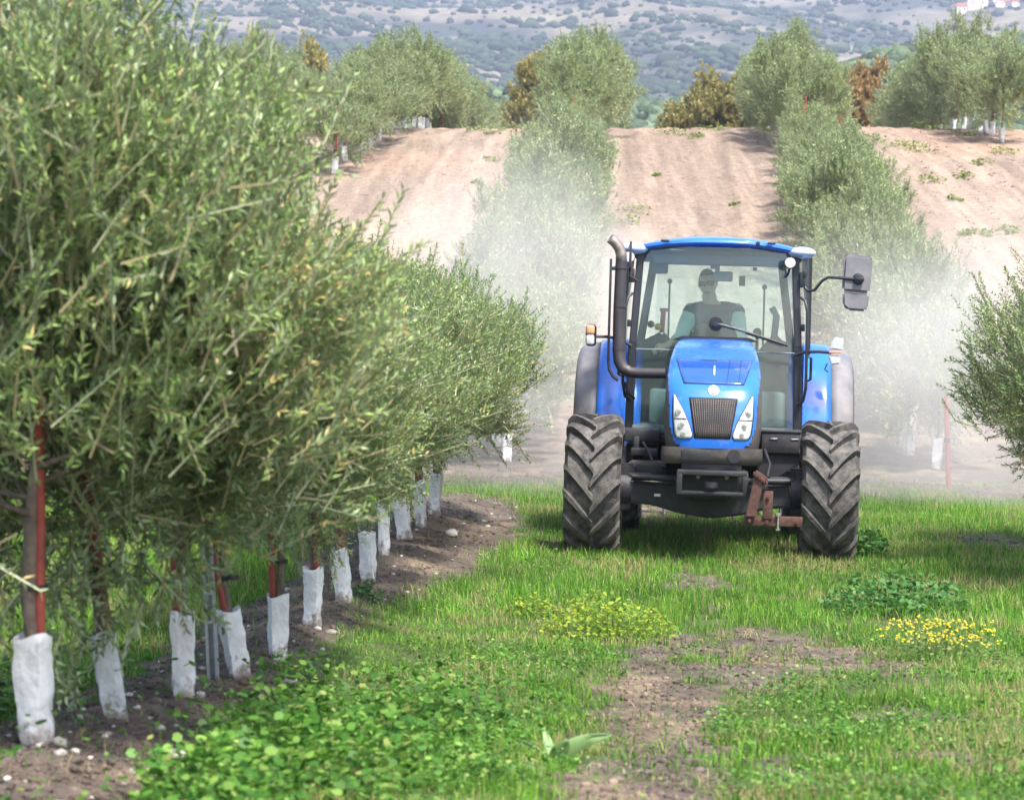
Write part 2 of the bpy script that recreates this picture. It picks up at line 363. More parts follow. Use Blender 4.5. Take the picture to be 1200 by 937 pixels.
for i, (px, Yh, wd, ht, lab) in enumerate([(1143, 1660, 13, 5.5, 'white-walled distant farmhouse high on the mountain, widest of the cluster'),
                                     (1123, 1655, 7, 4, 'small pinkish house at the left end of the mountain hamlet'),
                                     (1166, 1668, 10, 4.5, 'pinkish tiled house just right of the widest white farmhouse'),
                                     (1184, 1660, 6, 4, 'smallest tiled house at the right end of the mountain hamlet')]):
    X = (px - 600) / FPX * Yh; z = float(mz(np.array(X), np.array(Yh)))
    h = empty('distant_house', (X, Yh, z), lab, 'house', 'houses high on the mountain', rot=(0, 0, .2 * i))
    MB().box((0, 0, ht / 2 - 1), (wd, 7, ht + 2), 0).build('wall', M_wall, h)
    MB().prism([(-wd / 2 - .4, ht), (wd / 2 + .4, ht), (wd / 2 - 1, ht + 2), (-wd / 2 + 1, ht + 2)], -4, 4, 0).build('roof', M_tile, h)
    for k in (-1, 1): MB().box((k * wd * .25, -3.53, ht * .55), (1.2, .1, 1.3), 0).build('window', M_shut, h)

# ---------------------------------------------------------------- olive trees
M_olive = leafmat('olive_leaves', back=(.42, .50, .34), trans=.22, rough=.40)
M_ochre = leafmat('ochre_leaves', trans=.25, rough=.6)
M_bark = pmat('olive_bark', (.16, .125, .10), .95, var=.35, scale=18, bump=.8, bscale=45)
M_sleeve = pmat('white_sleeve_plastic', (.74, .74, .75), .45, var=.06, scale=14, dust=.42, dustcol=(.36, .30, .25), bump=1.0, bscale=24)
M_stake = pmat('red_stake', (.27, .05, .035), .6, var=.3, scale=20, dust=.1)
M_tie = pmat('black_tie', (.02, .02, .02), .6)
M_galv = pmat('galvanised_steel', (.42, .45, .48), .45, metal=.6, var=.2, scale=25, dust=.15)

def splash(m):
    nt = m.node_tree; L = nt.links.new; b = nt.nodes['Principled BSDF']; src = b.inputs['Base Color'].links[0].from_socket
    tc = N(nt, 'ShaderNodeTexCoord'); sx = N(nt, 'ShaderNodeSeparateXYZ'); L(tc.outputs['Object'], sx.inputs[0])
    oi = N(nt, 'ShaderNodeObjectInfo'); ns = N(nt, 'ShaderNodeTexNoise', noise_dimensions='4D'); ns.inputs['Scale'].default_value = 28; ns.inputs['Detail'].default_value = 6; L(tc.outputs['Object'], ns.inputs['Vector'])
    mw = N(nt, 'ShaderNodeMath', operation='MULTIPLY'); L(oi.outputs['Random'], mw.inputs[0]); mw.inputs[1].default_value = 40; L(mw.outputs[0], ns.inputs['W'])
    ml = N(nt, 'ShaderNodeMath', operation='MULTIPLY_ADD'); L(sx.outputs['Z'], ml.inputs[0]); ml.inputs[1].default_value = -2.2; L(ns.outputs[0], ml.inputs[2])
    mr = N(nt, 'ShaderNodeMapRange'); mr.inputs[1].default_value = .27; mr.inputs[2].default_value = .47; mr.inputs[4].default_value = .85; L(ml.outputs[0], mr.inputs[0])
    mx = N(nt, 'ShaderNodeMix', data_type='RGBA'); L(mr.outputs[0], mx.inputs[0]); L(src, mx.inputs[6]); mx.inputs[7].default_value = (.22, .17, .13, 1); L(mx.outputs[2], b.inputs['Base Color'])
splash(M_sleeve)
def unit(v): return v / (np.linalg.norm(v, axis=-1, keepdims=True) + 1e-9)
def leaves(B, D, L, W, nrm, fold=.12):
    """quads: base, side, tip, side"""
    S = unit(np.cross(D, nrm)); Nn = np.cross(S, D)
    m = B + D * (L * .45)[:, None]
    v = np.stack([B, m + S * (W * .5)[:, None] + Nn * (W * fold)[:, None], B + D * L[:, None] - Nn * (L * .1)[:, None], m - S * (W * .5)[:, None] + Nn * (W * fold)[:, None]], 1)
    return v.reshape(-1, 3)
def crown_mesh(name, seed, rad=1.0, z0=.62, z1=2.6, nclump=125, ntw=40, leaf=.050, wid=.0115, pal=None, shoots=26, mat=None, npair=9, cx=0., open_=1.0, taper=.38, spike=1.0):
    g = np.random.default_rng(seed)
    H = (z1 - z0) / 2; zc = (z0 + z1) / 2
    # clump centres = branch ends, filling an uneven egg-shaped body
    d = unit(g.normal(size=(nclump, 3))); lump = .72 + .5 * vn(d[:, 0] * 2 + 5, d[:, 1] * 2 + d[:, 2] * 3, .9, seed)
    r = g.random(nclump) ** .42 * lump
    shape = 1.0 - taper * np.clip(d[:, 2] * r, 0, 1) ** 1.5
    c = np.stack([d[:, 0] * r * rad * shape + cx, d[:, 1] * r * rad * shape, zc + d[:, 2] * r * H], -1)
    out = unit(c - np.array([cx * .5, 0, z0 + .35 * H]))
    cr = (.17 + .14 * g.random(nclump)) * open_
    # twigs
    n = nclump * ntw; ci = np.repeat(np.arange(nclump), ntw)
    off = g.normal(size=(n, 3)); off = unit(off) * (g.random((n, 1)) ** .5)
    P = c[ci] + off * cr[ci][:, None] * np.array([1, 1, 1.05])
    T = unit(out[ci] * .75 + g.normal(size=(n, 3)) * .5 + np.array([0, 0, .55]) - np.array([0, 0, .8 if seed > 15 or seed < 12 else .45]) * (c[ci, 2:3] < z0 + .25 * H))
    TL = .12 + .16 * g.random(n)
    if shoots:                                    # long upright or arching shoots that break the outline
        k = g.integers(0, nclump, shoots); k = k[np.argsort(-c[k, 2] - r[k])]
        sp = c[k]; st = unit(out[k] + np.array([0, 0, .9]) + g.normal(size=(shoots, 3)) * .22)
        for j in range(4):
            P = np.concatenate([P, sp + st * (.1 + .13 * j) * spike]); T = np.concatenate([T, st + g.normal(size=(shoots, 3)) * .1]); TL = np.concatenate([TL, np.full(shoots, .15)]); ci = np.concatenate([ci, k])
        T = unit(T)
        ndr = shoots // 4 if seed > 15 else 3; low = np.argsort(c[:, 2])[:ndr]      # drooping twigs from the skirt
        for j in range(3):
            dt = unit(out[low] * .6 + np.array([0, 0, -.9])); P = np.concatenate([P, c[low] + dt * (.08 + .12 * j)]); T = np.concatenate([T, unit(dt + g.normal(size=(ndr, 3)) * .15)]); TL = np.concatenate([TL, np.full(ndr, .14)]); ci = np.concatenate([ci, low])
    n = len(P)
    tint_c = g.random(nclump)[ci]
    a = unit(np.cross(T, g.normal(size=(n, 3)))); b = np.cross(T, a)
    Vs, Cs = [], []
    for j in range(npair):
        f = (j + .6) / npair; ang = j * 1.571 + g.random(n) * .5
        sidev = a * np.cos(ang)[:, None] + b * np.sin(ang)[:, None]
        for sgn in (1, -1):
            B = P + T * (TL * f)[:, None]; D = unit(T * (.75 + .5 * f) + sidev * sgn * .8 + g.normal(size=(n, 3)) * .18)
            nr = unit(T + g.normal(size=(n, 3)) * .5 + np.array([0, 0, .5]))
            Ls = leaf * (.7 + .5 * g.random(n)) * (1 - .3 * f); Ws = wid * (.8 + .4 * g.random(n))
            Vs.append(leaves(B, D, Ls, Ws, nr))
            t = g.random((n, 1)); base = pal[0] * (1 - t) + pal[1] * t
            y = ((g.random((n, 1)) < .03) | ((tint_c[:, None] > .80) & (P[:, 2:3] < zc + .1) & (g.random((n, 1)) < .22)))
            base = np.where(y, pal[2], base) * (.8 + .4 * tint_c[:, None])
            Cs.append(np.repeat(base, 4, 0))
    # bare twig lines
    B = P - T * .05; E = P + T * TL[:, None]; q = a * .0026
    tw = np.stack([B - q * 1.6, B + q * 1.6, E + q, E - q], 1).reshape(-1, 3); Vs.append(tw); Cs.append(np.tile(np.array([.30, .25, .14]), (len(tw), 1)))
    V = np.concatenate(Vs); F = np.arange(len(V)).reshape(-1, 4)
    me = mesh_np(name, V, F, mat or M_olive, np.concatenate(Cs), link=False)
    return me, c
PALO = [np.array([.075, .14, .036]), np.array([.28, .39, .115]), np.array([.42, .34, .13])]
def trunk_mesh(seed, c, h0=.75, r=.027, lean=(0, 0), nl=26, extra_r=1.0, name='trunk'):
    g = np.random.default_rng(seed); m = MB()
    fork = Vector((lean[0] * h0, lean[1] * h0, h0))
    pts = [Vector((0, 0, -.08)), Vector((0, 0, .02)), Vector((lean[0] * .2 + .01, lean[1] * .2, .22)), fork * .62 + Vector((-.01, .008, 0)), fork]
    m.tube(pts, [r * 1.5, r * 1.25, r, r * .95, r * .9], 10)
    top = Vector((c[:, 0].mean(), c[:, 1].mean(), c[:, 2].max() * .86))
    lead = [fork * 1.0, fork.lerp(top, .3) + Vector((.03, -.02, 0)), fork.lerp(top, .65) + Vector((-.03, .03, 0)), top]
    m.tube(lead, [r * .85, r * .62, r * .36, r * .12], 8)
    ks = g.permutation(len(c))[:nl]
    for k in ks:
        e = Vector(c[k]); f = min(.85, max(0.0, (e.z - h0) / (top.z - h0) * .6)); s = fork.lerp(top, f * .75)
        mid = s.lerp(e, .5) + Vector(g.normal(size=3) * .04) + Vector((0, 0, .04))
        m.tube([s, mid, e], [r * .42 * (1 - .5 * f), r * .25, r * .08], 6)
    o = m.build(name, M_bark, smooth=60); me = o.data; bpy.data.objects.remove(o); return me
CROWNS = []
for k, (sd_, rad, z0, z1, cx) in enumerate([(11, 1.0, .54, 2.60, .0), (12, .95, .66, 2.60, .05), (13, 1.0, 1.02, 2.60, -.04), (14, 1.0, 1.0, 2.55, .0), (15, .95, 1.02, 2.55, 0), (16, 1.0, .7, 2.4, .05), (17, 1.05, .72, 2.45, 0)]):
    me, c = crown_mesh('crown', sd_, rad, z0, z1, pal=PALO, cx=cx, **({} if sd_ < 16 else dict(nclump=105, ntw=24, open_=.9, shoots=34, spike=.8)))
    CROWNS.append((me, trunk_mesh(sd_, c, lean=(random.uniform(-.04, .04), random.uniform(-.04, .04)))))
FARC = []
for sd_ in (31, 32, 33):
    me, c = crown_mesh('crown', sd_, 1.15, .45, 2.55, nclump=80, ntw=20, leaf=.085, wid=.02, npair=6, pal=[np.array([.12, .18, .07]), np.array([.35, .44, .18]), PALO[2]], shoots=26, taper=.22, spike=.55)
    FARC.append((me, trunk_mesh(sd_, c, h0=.5, nl=14)))
def sleeve(hgt, wd, seed):
    g = np.random.default_rng(int(seed * 10)); m = MB()
    n = 16; lv = 14
    P = []
    for i in range(lv + 1):
        t = i / lv; z = t * hgt; s = wd / 2 * (.9 + .14 * t + (.04 * math.sin(9 * t + seed) if 0 < i < lv else 0)); row = []
        for k in range(n + 1):
            a = 2 * math.pi * (k % n) / n; ca, sa = math.cos(a), math.sin(a)
            p = 7.0; rr = (abs(ca) ** p + abs(sa) ** p) ** (-1 / p)
            cr = 1 + .06 * math.sin(a * 3 + seed * 2 + t * 4) + .05 * math.sin(a * 2 - t * 15 + seed) * (1.4 - t) + (.035 * float(g.normal()) if k < n else 0)
            row.append([ca * rr * s * cr, sa * rr * s * .95 * cr, z + (0.012 * math.sin(a * 2 + seed) if i == lv else 0)])
        row[n] = row[0][:]
        P.append(row)
    m.grid(P); bmesh.ops.remove_doubles(m.bm, verts=m.bm.verts, dist=1e-5)
    m.bm.faces.new([v for v in m.bm.verts if abs(v.co.z) < 1e-6][:0]) if False else None
    o = m.build('trunk_guard', M_sleeve, smooth=25, solid=.004); return o
GUARDS = []
for k in range(6): o = sleeve(.36, .115, k * 1.7 + 1); GUARDS.append(o.data); bpy.data.objects.remove(o)
def stake_mesh(L=1.35, seed=0):
    m = MB(); m.cyl((0, 0, 0), (0, 0, L), .019, n=10); o = m.build('stake', M_stake); me = o.data; bpy.data.objects.remove(o); return me
STAKE = stake_mesh()
o = MB().cyl((0, 0, 0), (0, 0, .018), .045, n=12).build('tie', M_tie); TIE = o.data; bpy.data.objects.remove(o)
def child(name, me, parent, loc=(0, 0, 0), rot=(0, 0, 0), sc=(1, 1, 1)):
    o = bpy.data.objects.new(name, me); C.objects.link(o); o.parent = parent; o.location = loc; o.rotation_euler = rot; o.scale = sc
    if name == 'trunk_guard':
        mo = o.modifiers.new('solid', 'SOLIDIFY'); mo.thickness = .004
    return o
_gi = [0]
def olive(X, Y, label, group, pal, k, rot=0, sc=1.0, rz=1.0, guard=(.36, .115), tilt=(0, 0), stake=True, stake_dx=.035, parts=True):
    z = float(gz(X, Y, False))
    t = empty('olive_tree', (X, Y, z), label, 'tree', group)
    me, tr = pal[k % len(pal)]; _gi[0] += 1; gi = _gi[0]
    child('crown', me, t, rot=(0, 0, rot), sc=(sc, sc, sc * rz)); child('trunk', tr, t, rot=(Matrix.Rotation(tilt[0], 4, 'Y') @ Matrix.Rotation(rot, 4, 'Z')).to_euler(), sc=(sc, sc, sc * rz))
    if parts:
        child('trunk_guard', GUARDS[gi % 6], t, loc=(0, 0, -.01), rot=(Matrix.Rotation(tilt[0], 4, 'Y') @ Matrix.Rotation(random.uniform(-.5, .5), 4, 'Z')).to_euler(), sc=(guard[1] / .115, guard[1] / .115, guard[0] / .36))
        if stake:
            child('stake', STAKE, t, loc=(tilt[0] * (guard[0] - .08) + math.copysign(.021, stake_dx or 1), -.008, guard[0] - .08), rot=(0.02, tilt[0] * .9 + math.copysign(.02, stake_dx or 1), 0))
            child('tie', TIE, t, loc=(tilt[0] * guard[0] + .005, 0, guard[0] + .12 + .1 * random.random()))
    return t
near = [  # foot px, foot py, sleeve top px, py, width px, label
    (40, 873, 38, 741, 40, 'olive tree nearest the camera, its tall white sleeve at the left end of the berm'),
    (136, 845, 118, 738, 31, 'second olive tree from the camera, its crumpled white sleeve leaning to the left'),
    (214, 820, 213, 715, 29, 'olive tree with a long red stake just left of the grey steel post'),
    (281, 795, 267, 711, 27, 'olive tree with a tilted white sleeve just right of the grey steel post'),
    (326, 775, 325, 695, 24, 'fifth olive tree along the berm, its straight upright sleeve beside a red stake'),
    (366, 735, 366, 663, 21, 'sixth olive tree along the berm, with a narrow sleeve and grass tuft at its trunk'),
    (403, 706, 397, 641, 21, 'seventh olive tree along the berm, its short sleeve leaning slightly to the left'),
    (432, 682, 429, 622, 19, 'olive tree with a bent dark bare stem rising from an open white sleeve'),
    (450, 652, 449, 588, 15, 'olive tree with the slim straight white sleeve just beyond the bent dark stem'),
    (475, 632, 468, 580, 19, 'olive tree with a wide-topped narrow-bottomed sleeve, tenth along the berm'),
    (493, 618, 492, 562, 13, 'olive tree with a very thin sleeve next to the last one of the near row'),
    (509, 604, 512, 552, 14, 'last olive tree of the near row, its open crown reaching toward the tractor')]
for i, (px, py, tx, ty, wd, lab) in enumerate(near):
    X, Y = at(px, py); s = FPX / Y
    print('tree', i + 1, round(X, 2), round(Y, 2))
    olive(X, Y, lab, 'olive trees of the near row on the berm', CROWNS, [0, 1, 4, 2, 3, 4, 2, 3, 4, 2, 6, 5][i], rot=i * 2.1 + .6, sc=[1.02, .96, .86, .80, .80, .82, .84, .84, .86, .84, .86, 1.0][i], rz=[1, .98, .90, .88, .92, .93, .95, .95, .93, .93, .95, .84][i], guard=((py - ty) / s, wd / s * .93), tilt=((tx - px) / (py - ty), 0), stake=i not in (7,), stake_dx=[.03, .04, -.03, -.05, -.03, .05, .03, 0, -.02, .02, -.02, .03][i])
def ordn(k): return ['first', 'second', 'third', 'fourth', 'fifth', 'sixth', 'seventh', 'eighth', 'ninth', 'tenth', 'eleventh', 'twelfth', 'thirteenth', 'fourteenth', 'fifteenth', 'sixteenth', 'seventeenth', 'eighteenth', 'nineteenth', 'twentieth', 'twenty-first', 'twenty-second', 'twenty-third', 'twenty-fourth', 'twenty-fifth', 'twenty-sixth', 'twenty-seventh', 'twenty-eighth', 'twenty-ninth', 'thirtieth', 'thirty-first', 'thirty-second', 'thirty-third', 'thirty-fourth', 'thirty-fifth'][k]
# right edge of the frame, beside the tractor's lane
for i, Yt in enumerate([18.0, 19.6, 21.4]):
    olive(float(rowx(B20, Yt)) + [.02, -.04, .12][i], Yt, ['leafy olive tree at the right edge nearest the camera', 'olive tree at the right edge with loose twigs hanging toward the tractor', 'olive tree farthest back of the three at the right edge'][i], 'olive trees at the right edge', CROWNS, 5 + i % 2, rot=1.3 + i * 2.4, sc=[1.0, 1.06, .95][i], rz=[.95, .92, .9][i])
def hillrow(x20, ys, tpl, group, seed, scf=None):
    g = random.Random(seed)
    for k, Yt in enumerate(ys):
        Yj = Yt + g.uniform(-.25, .25)
        olive(float(rowx(x20, Yj)) + g.uniform(-.15, .15), Yj, tpl % ordn(k), group, FARC, g.randrange(3), rot=g.uniform(0, 6.28), sc=(scf(Yj) if scf else 1) * g.uniform(.82, 1.1), rz=g.uniform(.9, 1.1), guard=(.42, .13), tilt=(g.uniform(-.1, .1), 0), stake=g.random() < .7)
up = lambda y: np.interp(y, [34, 45, 55, 59, 62.5, 65, 80], [1.0, 1.0, .92, .66, .62, 1.06, .96])
up2 = lambda y: np.interp(y, [60, 80], [1.0, 1.14])
hillrow(A20, np.arange(34.2, 88, 1.75), '%s olive tree up the bare slope in the row left of the tractor', 'olive row climbing the slope left of the tractor', 1, up)
hillrow(B20, np.arange(33.2, 88, 1.75), '%s olive tree up the bare slope in the row right of the tractor', 'olive row climbing the slope right of the tractor', 2, up)
hillrow(C20, np.arange(69, 98, 1.8), '%s olive tree of the crest row at the right edge, counted from its near end', 'olive row on the crest at the right edge', 3, up2)
hillrow(Z20, np.arange(61.5, 104, 1.75), '%s olive tree of the crest row above the near trees, counted from the slope', 'olive row crossing the crest at the left', 4, up2)
hillrow(W20, np.arange(82, 104, 2.2), '%s olive tree of the farthest left crest row, counted from its near end', 'farthest left olive row on the crest', 5, up2)
# ochre trees beyond the crest
PALB = [np.array([.22, .22, .07]), np.array([.36, .31, .11]), np.array([.42, .28, .10])]
PALR = [np.array([.31, .21, .09]), np.array([.38, .27, .11]), np.array([.42, .24, .10])]
OC = []
for sd_, pl in ((51, PALB), (52, PALB), (53, PALR)):
    me, c = crown_mesh('crown', sd_, 1.6, 1.2, 5.0, nclump=80, ntw=32, leaf=.20, wid=.07, npair=5, pal=pl, shoots=10, mat=M_ochre, open_=1.9)
    OC.append((me, trunk_mesh(sd_, c, h0=1.2, r=.09, nl=16)))
for i, (px, Yo, topy, k, sc, lab) in enumerate([
    (822, 125, 93, 0, 1.25, 'yellow-brown tree left of the pair between the two crest rows'),
    (868, 122, 86, 1, 1.3, 'taller yellow-brown tree right of the pair between the two crest rows'),
    (1012, 118, 80, 2, 1.0, 'tall orange-brown tree showing behind the right crest olive row'),
    (1046, 140, 122, 2, .55, 'small reddish tree left of the two in the gap before the right edge row'),
    (1062, 142, 121, 2, .5, 'small reddish tree right of the two in the gap before the right edge row'),
    (632, 118, 70, 0, 1.1, 'orange-yellow tree peeking out left of the middle crest olives'),
    (315, 125, 66, 1, 1.0, 'dark yellowish tree over the left crest, left of the two'),
    (362, 128, 58, 0, 1.0, 'dark yellowish round-topped tree over the left crest, right of the two')]):
    X = (px - 600) / FPX * Yo; top = CAM[2] + (HY - topy) / FPX * Yo; z = float(gz(X, Yo, False)); h = top - z
    t = empty('ochre_tree', (X, Yo, z), lab, 'tree', 'ochre trees beyond the crest')
    s2 = h / 5.1; child('crown', OC[k][0], t, rot=(0, 0, i * 1.7), sc=(sc * 1.1, sc * 1.1, s2)); child('trunk', OC[k][1], t, rot=(0, 0, i * 1.7), sc=(sc, sc, s2))

# steel post of the trellis in the near row
X, Y = at(249, 793); Z = float(gz(X, Y, False)); s = FPX / Y
t = empty('steel_post', (X, Y, Z), 'grey galvanised channel post standing among the near row trunks', 'post', rot=(0, -.045, 0))
hp = (793 - 540) / s
m = MB()
for (x0, x1, y0, y1) in ((-.026, .026, .014, .018), (-.026, -.022, -.018, .014), (.022, .026, -.018, .014), (-.026, -.012, -.022, -.018), (.012, .026, -.022, -.018), (-.006, .006, .006, .014)):
    m.box(((x0 + x1) / 2, (y0 + y1) / 2, hp / 2 - .1), (x1 - x0, y1 - y0, hp + .2), 0)
m.build('channel', M_galv, t)
for k in range(6): MB().box((0, -.0235, .25 + k * .13), (.05, .003, .012), 0).build('hook', M_galv, t)
# stray stakes in the dust beyond the tractor, right
X, Y = at(1112, 572)
t = empty('support_stake', (X, Y, float(gz(X, Y, False))), 'lone red stake standing in the dust right of the tractor', 'stake', rot=(0, -.03, 0))
MB().cyl((0, 0, -.1), (0, 0, 1.1), .03, n=10).build('rod', M_stake, t); MB().cyl((0, 0, .55), (0, 0, .6), .04, n=10).build('tie', M_tie, t)

# ---------------------------------------------------------------- grass, weeds, litter
M_grass = leafmat('grass_blades', trans=.38, rough=.5, spec=.3)
def scatter(n, y0, y1, x0=-.26, x1=.25, p=1.6, pad=.6):
    u = rng.random(n); e = 1 - p + 1                      # density ~ Y^-p per area, width ~ Y
    Y = (y0 ** (2 - p) + u * (y1 ** (2 - p) - y0 ** (2 - p))) ** (1 / (2 - p))
    X = (x0 * Y - pad) + rng.random(n) * ((x1 - x0) * Y + 2 * pad)
    return X, Y
def blades(name, X, Y, H, Wd, col, lean=.45, flat=False, droop=.35):
    n = len(X); Z = gz(X, Y); a = rng.random(n) * 6.283
    L = np.stack([np.cos(a), np.sin(a), np.zeros(n)], -1); f = rng.random(n) * 6.283
    S = np.stack([np.cos(f), np.sin(f), np.zeros(n)], -1)
    k = (np.abs(rng.normal(0, lean, n)))[:, None]; B = np.stack([X, Y, Z - .005], -1)
    if flat: U = L * 1.0 + np.array([0, 0, .12]); U[:, 2] += rng.random(n) * .3
    else: U = np.array([0, 0, 1.]) + L * k
    U = unit(U); mid = B + U * (H * .55)[:, None]; tip = B + U * H[:, None] + (L - np.array([0, 0, .5]) * (0 if flat else 1)) * (H * droop * (k[:, 0] if not flat else .1))[:, None]
    w2 = (Wd / 2)[:, None]
    V = np.stack([B - S * w2, B + S * w2, mid + S * w2 * .8, mid - S * w2 * .8, mid - S * w2 * .8, mid + S * w2 * .8, tip + S * w2 * .12, tip - S * w2 * .12], 1)
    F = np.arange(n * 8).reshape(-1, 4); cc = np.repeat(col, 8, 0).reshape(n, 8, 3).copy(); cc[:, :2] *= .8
    o = mesh_np(name, V.reshape(-1, 3), F, M_grass, cc.reshape(-1, 3)); return o
def gmix(n, cols, w):
    k = rng.choice(len(cols), n, p=np.array(w) / sum(w)); c = np.array(cols)[k]; return c * (.75 + .5 * rng.random((n, 1)))
GC = [(.05, .16, .014), (.12, .30, .026), (.25, .42, .055), (.44, .40, .20)]
X, Y = scatter(900000, 6.6, 33, x0=-.33, x1=.34)
g1 = 1 - bare(X, Y); patch = fbm(X, Y, .45, 101)
tall = np.clip(.65 + 1.3 * (fbm(X, Y, .9, 103) - .42), .3, 1.25)
d = X - rowx(A20, Y); leftside = sstep(-.45, -.9, d)
keep = rng.random(len(X)) < (g1 * sstep(.26, .50, patch + .16 * sstep(13, 17, Y)) * sstep(.22, .48, fbm(X, Y, .14, 141) + .1) * (.65 + .35 * sstep(11, 15.5, Y)) + .02)
X, Y, tall, leftside = X[keep], Y[keep], tall[keep], leftside[keep]; n = len(X); print('blades', n)
H = (.035 + .10 * rng.random(n) ** 1.4) * tall * (.7 + .9 * fbm(X, Y, .22, 135) ** 1.5) * (1 + 1.4 * leftside) * (.72 + .36 * sstep(14, 19, Y)); Wd = .003 + .003 * rng.random(n)
cc = gmix(n, GC, [3, 4, 2.6, .5]); ti = fbm(X, Y, 1.3, 107)[:, None]; cc = cc * (.6 + .8 * ti) * (.72 + .56 * fbm(X, Y, .25, 139)[:, None]) * np.array([1, 1, 1])
cc = np.where((fbm(X, Y, .5, 108) > .58)[:, None] & (rng.random((n, 1)) < .5), np.array([.40, .34, .16]), cc)
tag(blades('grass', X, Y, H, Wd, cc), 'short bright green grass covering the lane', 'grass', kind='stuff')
# broad-leaved ground cover (clover and mallow like), dense in the foreground
def cover(name, X, Y, size, hgt, col, mat=M_grass, upn=.9):
    n = len(X); Z = gz(X, Y) + hgt; a = rng.random(n) * 6.283
    D = np.stack([np.cos(a), np.sin(a), rng.normal(.1, .35, n)], -1); D = unit(D); nr = unit(rng.normal(0, .45, (n, 3)) + np.array([0, 0, upn]))
    S = unit(np.cross(D, nr)); B = np.stack([X, Y, Z], -1); s = size[:, None]
    V = np.stack([B - D * s * .5, B - D * s * .15 + S * s * .42, B + D * s * .3 + S * s * .36, B + D * s * .52, B + D * s * .3 - S * s * .36, B - D * s * .15 - S * s * .42], 1)
    return mesh_np(name, V.reshape(-1, 3), np.arange(n * 6).reshape(-1, 6), mat, np.repeat(col, 6, 0))
X, Y = scatter(450000, 6.5, 27, x0=-.3, x1=.32, p=1.8)
q = fbm(X, Y, .8, 111); g1 = 1 - bare(X, Y); frontleft = sstep(.2, -.6, X - .12 * (Y - 9)) * sstep(13.5, 11, Y)
dens = g1 * np.clip(sstep(.42, .66, q) * (1 - .6 * sstep(13, 18, Y)) + .5 * frontleft + .22 * sstep(13.5, 10, Y), 0, 1) * sstep(.38, .60, fbm(X, Y, .22, 161)) + .012
keep = rng.random(len(X)) < dens; X, Y, q = X[keep], Y[keep], q[keep]; n = len(X); print('cover', n)
fl = sstep(.2, -.6, X - .12 * (Y - 9)) * sstep(13.5, 11, Y)
hh = rng.random(n) ** .8 * (.45 + 1.1 * fbm(X, Y, .22, 161)) * (.02 + .10 * fbm(X, Y, .28, 113) ** 1.3 + .10 * fl); sz = (.008 + .016 * rng.random(n) ** 2) * (1 + 1.0 * fl)
cc = gmix(n, [(.05, .15, .02), (.09, .22, .03), (.18, .31, .06), (.30, .34, .10)], [4, 4, 3, .35]) * (.55 + .9 * fbm(X, Y, .3, 117)[:, None])
tag(cover('ground_cover', X, Y, sz, hh, cc), 'low clover-like weeds with small round leaves over the foreground', 'weeds', kind='stuff')
# clumps that read as plants of their own
def weed(name, px, py, rx, h, n, size, cols, label, cat, extra=None, M=M_grass):
    x, y = at(px, py); z = float(gz(x, y)); a = rng.random(n) * 6.283; r = rng.random(n) ** .6
    k = .35 if rx < .6 else 1
    X = x + np.cos(a) * r * rx; Y = y + np.sin(a) * r * rx * 1.2
    hh = h * (1 - .6 * r ** 2) * rng.random(n) ** .7 * (.6 + .8 * vn(X, Y, .12, 3))
    cc = gmix(n, cols, [1] * len(cols)); o = cover('foliage', X - x, Y - y, size * (.6 + .8 * rng.random(n)), hh, cc)
    zz = np.empty(len(o.data.vertices) * 3); o.data.vertices.foreach_get('co', zz); zz = zz.reshape(-1, 3)
    zz[:, 2] += np.repeat(gz(X, Y) - gz(X - x, Y - y), 6) - z; o.data.vertices.foreach_set('co', zz.ravel().astype(np.float32)); o.data.update()
    t = empty(name, (x, y, z), label, cat); o.parent = t
    ns = max(12, n // 14); sx = X[:ns] - x; sy = Y[:ns] - y; m = MB()
    for q in range(min(ns, 70)): m.tube([(sx[q] * .5, sy[q] * .5, -.01 + float(gz(x + sx[q] * .5, y + sy[q] * .5)) - z), (sx[q] * .8, sy[q] * .8, hh[q] * .6), (sx[q], sy[q], hh[q] + float(gz(X[q], Y[q])) - z)], .0016, 4)
    m.build('stem', M_stemg, t); return t, X - x, Y - y, hh, z
M_stemg = pmat('weed_stem', (.12, .2, .05), .7)
G1 = [(.05, .15, .03), (.07, .19, .04), (.10, .24, .06)]; GY_ = [(.26, .36, .03), (.34, .40, .04), (.14, .26, .04)]
weed('spurge_plant', 712, 745, .42, .22, 1500, .022, GY_, 'bushy yellow-green weed left of the bare path', 'plant')
weed('spurge_plant', 622, 722, .16, .15, 380, .02, GY_, 'small lime-yellow weed tuft left of the bushy yellow-green one', 'plant')
weed('mallow_plant', 1050, 715, .48, .24, 1100, .034, G1, 'broad-leaved dark green weed in front of the right tyre', 'plant')
weed('mallow_plant', 1018, 652, .16, .26, 420, .035, G1, 'upright leafy weed tucked against the right front tyre', 'plant')
weed('mallow_plant', 700, 642, .26, .13, 420, .028, G1, 'low leafy weed at the foot of the left front tyre', 'plant')
weed('mallow_plant', 430, 702, .1, .12, 160, .024, G1, 'small green weed growing on the bare berm', 'plant')
t, wx, wy, wh, wz = weed('mustard_plant', 1105, 775, .34, .2, 620, .02, [(.16, .22, .06), (.30, .30, .12), (.1, .2, .04)], 'clump of small yellow flowers right of the bare path', 'flower')
m = MB()
M_yel = pmat('yellow_petals', (.75, .62, .04), .6)
fs = MB()
